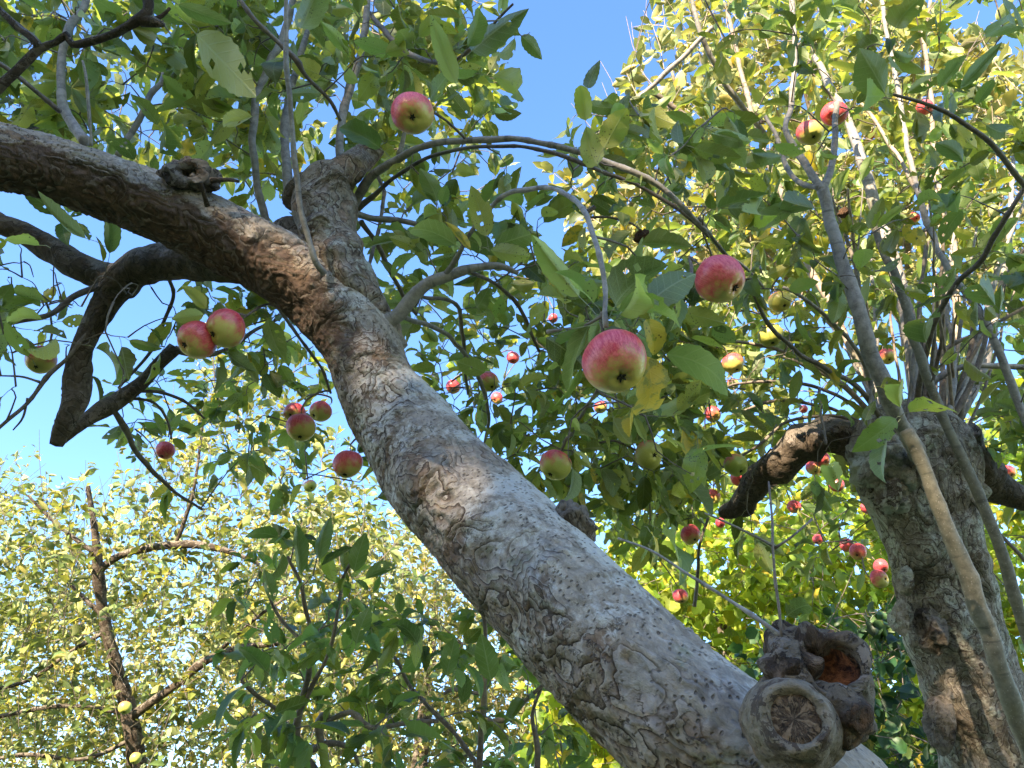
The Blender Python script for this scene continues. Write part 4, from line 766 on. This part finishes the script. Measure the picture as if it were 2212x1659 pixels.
# chosen big leaves: base px, tip px, depth, kind of face, yellow?
def hand_leaf(cr, x0, y0, x1, y1, d0, d1, wf=.5, face=(0, .3, -1), rnd=.3, st=None):
    a, b_ = P(x0, y0, d0), P(x1, y1, d1); d = b_ - a; L = np.linalg.norm(d); n = RT * face[0] + UP * face[1] - FW * face[2]
    cr.hand += 1
    s = a - nrm(d) * L * .3 if st is None else P(*st); cr.leaf(s, a, d / L, n, L, L * wf, rnd)
HL = [
 # around the largest apple
 (1395, 770, 1450, 960, .9, .86, .42, (.5, .2, -.8), .99, (1350, 690, .9)), (1395, 690, 1440, 760, .92, .9, .62, (.3, .1, .9), .985, (1335, 690, .9)),
 (1440, 765, 1640, 790, .95, .92, .42, (.1, .5, -.8), .2, (1350, 700, .9)), (1330, 660, 1385, 555, .92, .96, .7, (-.6, .3, -.7), .35, (1315, 690, .9)),
 (1340, 680, 1420, 600, .9, .85, .7, (.1, -.6, -.8), .5, (1315, 690, .9)), (1250, 640, 1150, 520, .95, .98, .42, (-.3, .3, -.9), .5, (1300, 695, .9)),
 (1400, 655, 1510, 560, .95, 1.0, .4, (.3, .2, -.9), .3, (1330, 690, .9)), (1275, 700, 1195, 840, .93, .95, .42, (-.7, .2, -.6), .1, (1305, 700, .9)), (1180, 730, 1280, 780, .95, .93, .6, (0, -.3, -.9), .15, (1290, 700, .9)),
 (1255, 790, 1215, 890, .93, .92, .3, (.8, .1, .5), .4, (1295, 710, .9)), (1390, 620, 1460, 680, .98, .96, .5, (.1, .5, .6), .6, (1330, 690, .9)),
 # near leaves in the upper left
 (425, 75, 560, 208, .92, .88, .40, (.3, .3, -.9), .7, None), (385, 10, 500, 60, .92, .95, .34, (0, .5, -.8), .45, None),
 (650, 60, 690, -20, 1.3, 1.35, .55, (0, .2, -1), .4, None), (985, 180, 925, 45, 1.35, 1.35, .34, (.2, .2, -.9), .5, None), (1020, 110, 1110, 20, 1.35, 1.4, .5, (0, .3, -.9), .3, None),
 (1065, 165, 1205, 185, 1.35, 1.3, .42, (0, .5, -.8), .6, None), (1010, 100, 1060, 10, 1.35, 1.3, .5, (.2, .1, -.9), .2, None), (820, 320, 740, 250, 1.3, 1.25, .6, (0, .3, .9), .1, None),
 (1305, 320, 1350, 235, 1.25, 1.25, .6, (.1, .3, -.9), .75, None), (1290, 355, 1255, 300, 1.25, 1.28, .75, (.1, .3, -.9), .6, None), (1265, 260, 1255, 180, 1.4, 1.4, .55, (0, .2, -1), .9, None), (1270, 190, 1285, 135, 1.4, 1.42, .5, (0, .2, -1), .3, None),
 (985, 530, 870, 445, 1.2, 1.15, .42, (0, .5, -.8), .45, None), (1015, 540, 975, 470, 1.2, 1.2, .3, (.2, .2, -.9), .99, None), (1050, 510, 1030, 400, 1.2, 1.2, .5, (.2, .2, -.9), .8, None), (1070, 530, 1190, 490, 1.25, 1.2, .38, (0, .4, -.8), .3, None), (1060, 540, 1150, 560, 1.25, 1.2, .4, (0, .4, -.8), .6, None),
 (185, 515, 35, 450, 1.2, 1.15, .42, (0, .5, -.8), .4, None), (85, 530, 0, 510, 1.15, 1.1, .5, (0, .5, -.8), .5, None), (90, 690, -20, 665, 1.3, 1.25, .5, (0, .5, -.8), .5, None),
 (60, 770, 0, 700, 1.25, 1.2, .5, (.1, .4, -.8), .5, None), (120, 730, 60, 790, 1.3, 1.25, .7, (.1, .2, -.9), .8, None), (445, 665, 395, 620, 1.35, 1.35, .6, (.2, .3, -.9), .9, None), (440, 680, 370, 690, 1.38, 1.35, .55, (0, .2, -.9), .5, None),
 (470, 770, 475, 850, 1.42, 1.42, .45, (.3, .1, -.9), .3, None), (490, 760, 530, 815, 1.42, 1.4, .5, (.2, .2, -.9), .35, None), (290, 345, 235, 255, 1.35, 1.3, .5, (.1, .3, -.9), .35, None), (340, 270, 295, 195, 1.4, 1.35, .5, (.1, .3, -.9), .3, None), (345, 330, 400, 270, 1.35, 1.3, .65, (.1, .3, -.9), .3, None), (395, 335, 415, 300, 1.5, 1.5, .9, (.1, .3, -.9), .99, None),
 (790, 640, 780, 560, 1.9, 1.9, .5, (0, .2, -1), .3, None),
]
for h_ in HL: hand_leaf(crA, *h_)
HLB = [
 (1650, 420, 1570, 520, 1.3, 1.25, .4, (.1, .4, -.8), .5, None), (1720, 440, 1610, 505, 1.3, 1.28, .36, (.1, .4, -.8), .4, None), (1640, 470, 1560, 500, 1.3, 1.2, .3, (.1, .4, -.8), .985, None), (1760, 450, 1680, 440, 1.3, 1.25, .6, (.1, .4, -.8), .3, None),
 (1910, 200, 1865, 110, 1.4, 1.35, .75, (0, .3, -.9), .45, None), (1895, 205, 1790, 210, 1.4, 1.35, .5, (0, .4, -.8), .5, None), (1935, 60, 1965, -10, 1.4, 1.4, .9, (0, .3, -.9), .7, None), (2212, 60, 2110, 30, 1.3, 1.25, .7, (0, .5, -.8), .1, None),
 (2075, 190, 2170, 95, 1.35, 1.3, .4, (.2, .3, -.9), .2, None), (2030, 190, 2075, 110, 1.35, 1.3, .5, (.2, .3, -.9), .4, None), (2110, 225, 2150, 160, 1.35, 1.3, .4, (.2, .3, -.9), .2, None), (2040, 220, 2010, 290, 1.4, 1.35, .3, (.2, .3, -.9), .3, None), (2080, 350, 2055, 290, 1.35, 1.3, .6, (.2, .3, -.9), .2, None), (2130, 270, 2210, 320, 1.35, 1.3, .4, (.2, .5, -.8), .3, None),
 (1965, 890, 2060, 840, 1.35, 1.28, .6, (0, .5, -.8), .55, (1945, 900, 1.5)), (1945, 880, 1925, 810, 1.4, 1.35, .6, (.2, .2, -.9), .5, (1940, 900, 1.5)), (1935, 905, 1865, 968, 1.4, 1.35, .42, (0, .2, .9), .05, (1945, 900, 1.5)), (1915, 950, 1870, 1050, 1.4, 1.35, .35, (.3, .2, -.8), .1, (1945, 905, 1.5)),
 (1810, 1060, 1790, 980, 1.35, 1.35, .7, (.2, .2, -.9), .5, None), (1480, 800, 1585, 830, 1.5, 1.4, .5, (0, .6, -.7), .15, None), (1450, 1010, 1560, 1110, 1.6, 1.5, .4, (0, .5, -.8), .3, None), (1700, 1330, 1755, 1280, .95, .95, .7, (.1, .3, -.9), .15, (1690, 1370, .7)),
 (1430, 1150, 1520, 1210, 1.2, 1.1, .55, (0, .4, -.8), .4, None), (1405, 1150, 1450, 1200, .9, .85, .3, (0, .4, -.8), .99, None), (1350, 390, 1420, 370, 1.4, 1.35, .5, (0, .5, -.8), .6, None),
 (1350, 490, 1340, 420, 1.4, 1.4, .45, (.2, .2, -.9), .2, None), (2000, 740, 1960, 640, 1.5, 1.45, .6, (.1, .3, -.9), .3, None), (2020, 640, 2080, 590, 1.5, 1.45, .6, (.1, .3, -.9), .4, None), (2150, 660, 2100, 590, 1.5, 1.45, .7, (.1, .3, -.9), .4, None),
]
rl = np.random.default_rng(5)
for _ in range(46): 
    x_, y_, d_ = rl.uniform(1700, 2130), rl.uniform(840, 1010), rl.uniform(1.5, 1.85); cluster(crB, P(x_, y_, d_), nrm(rl.normal(size=3) + np.array([0, 0, .6])), 2, .07, rng=rl)
for h_ in HLB: hand_leaf(crB, *h_)
twigs('twigs', twA, 'twig', A); twigs('twigs', twB, 'twig', B)
crA.build('crown', [M['leafA'], M['petiole']], A, keepf(1)); crB.build('crown', [M['leafB'], M['petiole']], B, keepf(2))

# ------------------------------------------------------------------ young apple tree in the shade, bottom centre
s0 = P(690, 2300, 1.7)
S = thing('young_apple_tree', (s0[0], s0[1], 0), 'slender young apple tree with dark green leaves, low and left of the thick trunk', 'tree')
sb = lambda pts, mat='twig', **k: branch('S', pts, mat, S, 'branch', 10, amp=.12, seg=.015, lump=.3, fs=40, **k)
for pts in [
    [(700, 2500, 1.8, 14), (705, 2000, 1.8, 12), (690, 1700, 1.8, 9), (640, 1600, 1.78, 8), (648, 1530, 1.76, 7), (665, 1450, 1.74, 5), (668, 1360, 1.72, 4.5), (650, 1270, 1.7, 4), (622, 1200, 1.7, 3.5)],
    [(652, 1530, 1.76, 5), (680, 1470, 1.74, 4.5), (715, 1400, 1.72, 4), (735, 1300, 1.7, 4), (740, 1250, 1.7, 3.5), (775, 1190, 1.68, 3)],
    [(705, 1900, 1.8, 10), (700, 1659, 1.8, 9), (690, 1560, 1.8, 8), (712, 1540, 1.8, 7)], [(690, 1700, 1.8, 7), (655, 1640, 1.8, 7), (690, 1610, 1.8, 7), (730, 1605, 1.8, 6), (760, 1620, 1.8, 5), (775, 1650, 1.8, 4)],
    [(640, 1600, 1.78, 5), (600, 1540, 1.74, 4), (550, 1500, 1.7, 4), (520, 1470, 1.68, 3)], [(700, 1560, 1.8, 5), (760, 1540, 1.78, 5), (800, 1572, 1.76, 5), (880, 1560, 1.74, 5), (945, 1558, 1.72, 4)],
    [(1075, 2200, 1.9, 8), (1040, 1800, 1.9, 8), (1035, 1650, 1.9, 7), (1045, 1500, 1.88, 6), (1045, 1340, 1.86, 4), (1020, 1290, 1.85, 3)], [(1045, 1500, 1.88, 4), (980, 1490, 1.85, 4), (960, 1500, 1.85, 3)],
    [(1200, 2200, 1.9, 7), (1165, 1750, 1.9, 7), (1160, 1620, 1.9, 6), (1150, 1540, 1.9, 4), (1175, 1470, 1.9, 3)], [(1045, 1560, 1.88, 5), (1100, 1550, 1.86, 5), (1150, 1500, 1.86, 4), (1180, 1470, 1.85, 3)],
    [(1035, 1660, 1.9, 5), (980, 1580, 1.95, 5), (900, 1500, 2., 4), (850, 1420, 2., 3)], [(668, 1400, 1.72, 4), (600, 1330, 1.75, 3), (570, 1260, 1.75, 3)]]: sb(pts)
GRID_S = GRID; GRID = ["0000000000000000000000000"] * 10 + ["0000002220000000000000000", "0000047872000000000000000", "0000057884000000000000000", "0000068888740000000000000", "0000078888886000000000000", "0000077888888600000000000", "0000078888888720000000000"]
crS = Crown(); GAP0 = GAPS; GAPS = [(900, 1150, 50, 80), (860, 1230, 30, 30), (1110, 1500, 40, 30), (1130, 1570, 40, 30), (960, 1290, 20, 40)]
twS = grow('S', S, crS, [(22, 470, 860, 1120, 1720, 1.5, 2.), (24, 800, 1290, 1270, 1720, 1.6, 2.1), (16, 480, 1250, 1150, 1720, 2.0, 2.7)], size=.072, seed=3, kk=(3, 5))
for h_ in [(600, 1160, 510, 1125, 1.5, 1.45, .5, (0, .5, -.8), .2, None), (650, 1240, 640, 1130, 1.5, 1.5, .45, (0, .2, -1), .1, None), (690, 1210, 685, 1110, 1.5, 1.5, .5, (0, .2, -1), .1, None), (765, 1235, 780, 1150, 1.5, 1.5, .5, (0, .2, -1), .1, None),
           (790, 1250, 860, 1210, 1.5, 1.5, .5, (0, .3, -1), .1, None), (590, 1300, 565, 1230, 1.5, 1.5, .5, (0, .2, -1), .1, None), (770, 1390, 785, 1310, 1.5, 1.5, .5, (0, .2, -1), .2, None), (575, 1450, 530, 1380, 1.5, 1.45, .5, (0, .3, -1), .1, None), (540, 1480, 440, 1510, 1.5, 1.4, .4, (0, .5, -.8), .1, None),
           (965, 1460, 980, 1375, 1.5, 1.5, .5, (0, .2, -1), .1, None), (1060, 1470, 1040, 1370, 1.5, 1.5, .5, (0, .2, -1), .1, None), (900, 1390, 865, 1310, 1.5, 1.5, .5, (0, .2, -1), .15, None), (880, 1580, 970, 1610, 1.5, 1.4, .5, (0, .5, -.8), .2, None), (640, 1550, 560, 1570, 1.5, 1.4, .5, (0, .5, -.8), .2, None)]: hand_leaf(crS, *h_)
twigs('twigs', twS, 'twig', S); crS.build('crown', [M['leafS'], M['petiole']], S, keepf(3))
GRID = GRID_S; GAPS = GAP0

# ------------------------------------------------------------------ background trees: upright leafy shoots spread through a crown
def shoots(base, dirs, lens, step, size, rng, bend=.2, r=.003, wf=.5, spread=1., droop=.1, nk=2):
    """returns leaf arrays and twig mesh parts for many straight shoots at once"""
    n = len(base); dirs = nrm(dirs); side = nrm(np.cross(dirs, rng.normal(size=(n, 3)))); K = 4; rings = []
    for k in range(K):
        t = k / (K - 1); rings.append(base + dirs * (lens * t)[:, None] + side * (bend * lens * t * t)[:, None])
    ring = np.stack(rings, 1); u = nrm(np.cross(dirs, np.array([.2, .9, .3]))); v = np.cross(dirs, u); V = []
    for k in range(K):
        for s in range(3): V.append(ring[:, k] + (u * math.cos(s * 2.094) + v * math.sin(s * 2.094)) * r * (1.15 - .8 * k / K))
    V = np.stack(V, 1).reshape(-1, 3); f = [[3 * a + s, 3 * a + (s + 1) % 3, 3 * a + 3 + (s + 1) % 3, 3 * a + 3 + s] for a in range(K - 1) for s in range(3)]
    F = (np.array(f)[None] + (np.arange(n) * 3 * K)[:, None, None]).reshape(-1, 4)
    cnt = np.maximum(2, (lens / step).astype(int)); idx = np.repeat(np.arange(n), cnt * nk); m = len(idx); t = rng.uniform(.08, 1.02, m)
    pos = base[idx] + dirs[idx] * (lens[idx] * t)[:, None] + side[idx] * (bend * lens[idx] * t * t)[:, None]
    w_ = rng.normal(size=(m, 3)); w_ -= dirs[idx] * np.sum(w_ * dirs[idx], 1, keepdims=True); d = nrm(dirs[idx] * rng.uniform(.1, .9, (m, 1)) + nrm(w_) * spread - np.array([0, 0, droop]))
    L = size * rng.uniform(.4, 1.4, m); nn = np.array([0, 0, 1.]) + rng.normal(size=(m, 3)) * .7
    return pos + d * .012, d, nn, L, L * wf * rng.uniform(.8, 1.25, m), rng.random(m), V, F
def bg_crown(parent, mat, tmat, base, dirs, lens, step, size, rng, top=None, nv=3, nu=2, lobed=False, **k):
    p, d, n, L, W, r_, V, F = shoots(base, dirs, lens, step, size, rng, **k)
    ok = ~blocked(p, L, .9) if mat == 'leafC' else np.ones(len(p), bool)
    if top is not None: x, y, dd = proj(p); ok &= top(x, y, dd)
    p, d, n, L, W, r_ = [q_[ok] for q_ in (p, d, n, L, W, r_)]
    v, f, lf = leaf_batch(p, d, n, L, W, r_, nv, nu, holes=0, lobed=lobed, serr=.12 if lobed else 0)
    link('crown', mesh_np('crown', v, [f], {'lf': lf}, [M[mat]]), parent)
    o = link('twigs', mesh_np('twigs', V, [F], {'tc': V}, [M[tmat]]), parent); o['kind'] = 'stuff'; return len(p)
def region(rng, n, x0, x1, ytop, y1, d0, d1):
    """n points seen inside x0..x1 and below ytop(x)"""
    x = rng.uniform(x0, x1, n * 2); yt = ytop(x); y = yt + (y1 - yt) * rng.random(n * 2); d = rng.uniform(d0, d1, n * 2); q_ = P(x, y, d)
    return q_[q_[:, 2] > .8][:n]
# C: pale apple tree with green apples, left
c0 = P(330, 1900, 6.); Ct = thing('apple_tree', (c0[0], c0[1], 0), 'tall sunlit apple tree with small green apples and a dark bare stem, lower left', 'tree', 'apple trees in the orchard')
def cb(pts, name='branch', mat='bark_dark', sides=16):
    pts = [(a_, b_, c_, d_ * .8) for a_, b_, c_, d_ in pts]
    return cb2(pts, name, mat, sides)
def cb2(pts, name, mat, sides): return branch('C', pts, mat, Ct, name, sides, amp=.1, seg=.05, lump=.25, fs=8)
cb([(345, 2320, 6., 34), (330, 1900, 6., 28), (295, 1640, 6., 22), (283, 1560, 6., 21), (262, 1480, 6., 19), (240, 1400, 6., 15), (222, 1320, 6., 13), (212, 1230, 6., 14), (205, 1150, 6., 9), (190, 1050, 6., 5)], 'trunk', sides=20)
for q_ in SKEL['C'][-1:]: block_path(q_, .9, 3, .9)
for pts in [[(283, 1550, 6., 14), (330, 1515, 5.9, 11), (380, 1480, 5.8, 11), (440, 1430, 5.8, 11), (520, 1400, 5.8, 9), (600, 1390, 5.8, 6)], [(212, 1235, 6., 11), (240, 1210, 6., 10), (290, 1190, 6., 10), (380, 1176, 6., 11), (450, 1180, 6., 9), (520, 1200, 6., 6), (560, 1220, 6., 4)],
            [(275, 1540, 6., 8), (200, 1530, 5.9, 6), (130, 1525, 5.8, 6), (60, 1535, 5.8, 6), (-60, 1560, 5.8, 5)], [(225, 1365, 6., 7), (150, 1410, 5.9, 5), (60, 1470, 5.9, 5), (-60, 1500, 5.8, 4)], [(222, 1330, 6., 6), (180, 1290, 6., 5), (120, 1230, 6., 4)],
            [(380, 1176, 6., 6), (400, 1120, 6., 5), (420, 1050, 6., 4), (440, 900, 6.1, 3)], [(280, 1600, 6., 6), (180, 1640, 5.8, 5), (60, 1630, 5.8, 5), (-60, 1650, 5.7, 4)], [(480, 1400, 5.8, 5), (560, 1330, 5.8, 4), (620, 1290, 5.8, 3)], [(210, 1200, 6., 6), (120, 1130, 6., 4), (60, 1070, 6., 3)]]: cb(pts); block_path(SKEL['C'][-1], .6, 3, .8)
rc = np.random.default_rng(21)
ytopC = lambda x: np.interp(x, [-300, 0, 60, 120, 200, 300, 360, 430, 470, 520, 600, 700, 800, 900], [1060, 1040, 1080, 1020, 1080, 1000, 860, 760, 700, 740, 800, 900, 1060, 1200])
bs = region(rc, 1500, -250, 860, lambda x: ytopC(x) + 60, 1850, 5.3, 7.6); dr = np.array([0, 0, 1.]) + rc.normal(size=(len(bs), 3)) * .55
for gx_, gy_, rx, ry in ((290, 1440, 50, 30), (1000, 1000, 1, 1), (100, 1240, 60, 50), (330, 1730, 10, 10)):
    x, y, _ = proj(bs); k = ((x - gx_) / rx) ** 2 + ((y - gy_) / ry) ** 2 > 1; bs, dr = bs[k], dr[k]
def topC(x, y, d): return (y > ytopC(x) - 25 + 60 * np.sin(x * .09) ** 3) & (((x - 275) / 45) ** 2 + ((y - 1440) / 70) ** 2 > np.sin(x * 7 + y * 3) * .5 + .4)
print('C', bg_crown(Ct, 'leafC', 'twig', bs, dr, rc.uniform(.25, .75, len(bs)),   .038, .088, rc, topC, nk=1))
GA = [(270, 1529, 27, 'yellow green apple in front of the dark stem, lower left'), (521, 1541, 25, 'green apple between dark shoots, bottom left of centre'), (293, 1638, 25, 'green apple lowest on the left near the bottom edge'), (577, 1383, 22, 'green apple above the dark shoots at the end of the sloping bough'), (219, 1518, 18, 'dim green apple just left of the yellow one on the dark stem'), (533, 1174, 20, 'small yellow green apple at the end of the arching bough'), (650, 1338, 26, 'pale green apple behind the young tree leaves')]
for x, y, dp, lab in GA: put_apple(x, y, dp, .08, (random.uniform(-.3, .3), .6), .0, .8, lab, 'green apples on the background tree', 'C')
rc = np.random.default_rng(22)
# D: farther tree at the far left and behind, pale and twiggy
D = thing('apple_tree', (-8.5, 10.5, 0), 'farther twiggy sunlit tree with pale upright shoots at the far left edge', 'tree', 'apple trees in the orchard')
def plain_trunk(parent, x, y, h, r, lean=(0, 0)): return wood('trunk', [tube(smooth_path([(x, y, -.1, r * 1.3), (x, y, h * .3, r), (x + lean[0] * .5, y + lean[1] * .5, h * .65, r * .7), (x + lean[0], y + lean[1], h, r * .3)], .1), 14, .1, 3, lump=.2)], M['bark_dark'], parent)
plain_trunk(D, -8.5, 10.5, 5.5, .12)
ytopD = lambda x: np.interp(x, [-900, -300, 0, 60, 100, 180, 260, 330], [1000, 1010, 1010, 1060, 1130, 1180, 1250, 1300])
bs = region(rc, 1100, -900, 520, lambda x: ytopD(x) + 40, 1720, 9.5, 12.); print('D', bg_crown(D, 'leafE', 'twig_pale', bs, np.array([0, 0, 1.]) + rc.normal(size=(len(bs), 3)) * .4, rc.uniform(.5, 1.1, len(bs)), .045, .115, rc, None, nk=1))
# E: pale warm tree behind the trunk, bottom centre
E = thing('apple_tree', (-1.2, 10., 0), 'pale golden sunlit tree behind the young tree, bottom centre', 'tree', 'apple trees in the orchard'); plain_trunk(E, -1.2, 10., 5.6, .13, (.1, .3))
ytopE = lambda x: np.interp(x, [500, 600, 680, 760, 800, 850, 900, 960, 1050, 1150, 1300, 1500], [1150, 1110, 1090, 1080, 1130, 1170, 1170, 1230, 1260, 1340, 1420, 1500])
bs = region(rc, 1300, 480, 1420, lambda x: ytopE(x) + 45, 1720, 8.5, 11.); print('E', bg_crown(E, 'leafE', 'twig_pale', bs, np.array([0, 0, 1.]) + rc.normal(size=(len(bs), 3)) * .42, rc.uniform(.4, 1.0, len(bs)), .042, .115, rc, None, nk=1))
# F: yellow green broadleaf trees behind the right hand side
# H: sunlit tree standing behind the pollarded one; its upper shoots are full of pale lit leaves
H = thing('apple_tree', (3.0, 4.6, 0), 'sunlit apple tree behind the pollarded one, cream lit leaves on upright shoots', 'tree', 'apple trees in the orchard')
for pts in [[(2120, 2300, 4.6, 30), (2080, 1500, 4.6, 24), (2000, 1000, 4.6, 15), (1950, 700, 4.6, 9)], [(2000, 1000, 4.6, 10), (1850, 760, 4.4, 8), (1660, 560, 4.3, 7), (1520, 380, 4.1, 5), (1450, 150, 4., 3)], [(1980, 850, 4.6, 9), (1960, 500, 4.3, 7), (1980, 250, 4.1, 5), (2010, 0, 4., 3)], [(1950, 700, 4.6, 8), (1800, 400, 4.4, 6), (1700, 50, 4.2, 3)]]: branch('H', pts, 'twig_pale', H, 'trunk' if pts[0][1] == 2300 else 'branch', 12, amp=.08, seg=.05)
rc = np.random.default_rng(31); def_ = lambda x: np.interp(x, [1280, 1340, 1420, 2000, 2080, 2300], [420, 260, 60, -100, 120, 200])
bs = region(rc, 620, 1290, 2260, def_, 720, 3.5, 4.8); print('H', bg_crown(H, 'leafE', 'twig_pale', bs, np.array([0, 0, 1.]) + rc.normal(size=(len(bs), 3)) * .3, rc.uniform(.3, .6, len(bs)), .03, .08, rc, lambda x, y, d: y > def_(x) - 60, nk=1, nv=6, nu=2, r=.0028))
F_ = thing('broadleaf_tree', (2.2, 7.6, 0), 'bright yellow green broadleaf tree glowing in the sun between the two near trunks', 'tree', 'broadleaf trees at the back'); plain_trunk(F_, 2.2, 7.6, 4.6, .14)
ytopF = lambda x: np.interp(x, [1150, 1250, 1330, 1420, 1550, 1650, 1800, 1950, 2050], [1500, 1330, 1190, 1130, 1090, 1110, 1060, 1060, 1100])
bs = region(rc, 1900, 1180, 2020, ytopF, 1760, 6., 8.8); print('F', bg_crown(F_, 'leafF', 'twig', bs, rc.normal(size=(len(bs), 3)) + np.array([0, -.3, .3]), rc.uniform(.25, .6, len(bs)), .05, .115, rc, None, nk=1, wf=.8, droop=.5, nv=6, lobed=True))
F2 = thing('broadleaf_tree', (6.2, 7.4, 0), 'yellow green broadleaf tree behind the pollarded trunk at the right edge', 'tree', 'broadleaf trees at the back'); plain_trunk(F2, 6.2, 7.4, 4.8, .14)
ytopF2 = lambda x: np.interp(x, [1900, 2000, 2100, 2250, 2500, 2800], [1100, 940, 880, 900, 950, 1050])
bs = region(rc, 1300, 1930, 2800, ytopF2, 1760, 6.2, 8.3); print('F2', bg_crown(F2, 'leafF', 'twig', bs, rc.normal(size=(len(bs), 3)) + np.array([0, -.3, .3]), rc.uniform(.25, .6, len(bs)), .05, .115, rc, None, nk=1, wf=.8, droop=.5, nv=6, lobed=True))
G = thing('shrub', (2.6, 3.6, 0), 'dark green shrub with lobed leaves in shade between the hollow burl and the right trunk', 'shrub'); plain_trunk(G, 2.6, 3.6, 2.2, .05)
ytopG = lambda x: np.interp(x, [1500, 1700, 1800, 1900, 2000, 2100], [1560, 1430, 1330, 1300, 1360, 1450])
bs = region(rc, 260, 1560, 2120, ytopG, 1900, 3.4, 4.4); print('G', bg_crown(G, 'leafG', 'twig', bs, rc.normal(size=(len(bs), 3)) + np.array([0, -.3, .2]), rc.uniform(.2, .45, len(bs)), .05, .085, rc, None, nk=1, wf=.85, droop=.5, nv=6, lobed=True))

# ------------------------------------------------------------------ tall trees behind the camera: they throw the shade the photographer stands in
def shade_tree(x, y, h, rad, n, label, seed):
    rng = np.random.default_rng(seed); T_ = thing('tall_tree', (x, y, 0), label, 'tree', 'tall trees behind the viewpoint'); plain_trunk(T_, x, y, h * .8, .16)
    u = nrm(rng.normal(size=(n, 3))) * (rng.random((n, 1)) ** (1 / 3)); p = np.array([x, y, h * .58]) + u * np.array([rad, rad * .7, h * .42])
    p[:, 2] += fbm(p * .9, 2) * .25; p = p[p[:, 2] > .3]
    L = rng.uniform(.13, .19, len(p)); dl = nrm(rng.normal(size=p.shape)); m_ = p + dl * L[:, None] * .45; ok = np.ones(len(p), bool)
    for c, r_ in SHAFT:
        v = m_ - c; s = v @ TOSUN; dd = np.linalg.norm(v - s[:, None] * TOSUN, axis=1); ok &= ~((s > 0) & (dd < r_ + L * .28 - .01))
    p, L, dl = p[ok], L[ok], dl[ok]; n = len(p)
    v, f, lf = leaf_batch(p, dl, rng.normal(size=(n, 3)), L, L * .75, rng.random(n), 2, 2, curl=rng.uniform(-.3, .3, n), holes=0, serr=0)
    link('crown', mesh_np('crown', v, [f], {'lf': lf}, [M['leafA']]), T_)
for k, (x, y, h, rad, n_, lb) in enumerate([(-9.6, -9.2, 8.7, 2.5, 28000, 'tall dense tree behind the viewpoint, second from the left'), (-6.2, -9., 9.2, 2.7, 34000, 'tall dense tree behind the viewpoint, third from the left'), (-2.7, -9.2, 8.25, 2.6, 36000, 'tall dense tree straight behind the viewpoint'), (-13.2, -9., 8.8, 2.5, 22000, 'tall dense tree behind the viewpoint, farthest left'), (.9, -9., 7.7, 2.4, 22000, 'tall dense tree behind the viewpoint, farthest right'), (-4.4, -11.2, 9.35, 2.4, 24000, 'tall dense tree in the second row behind the viewpoint, right one'), (-8.4, -11.4, 9.7, 2.4, 20000, 'tall dense tree in the second row behind the viewpoint, left one')]):
    shade_tree(x, y, h, rad, n_, lb, 40 + k)
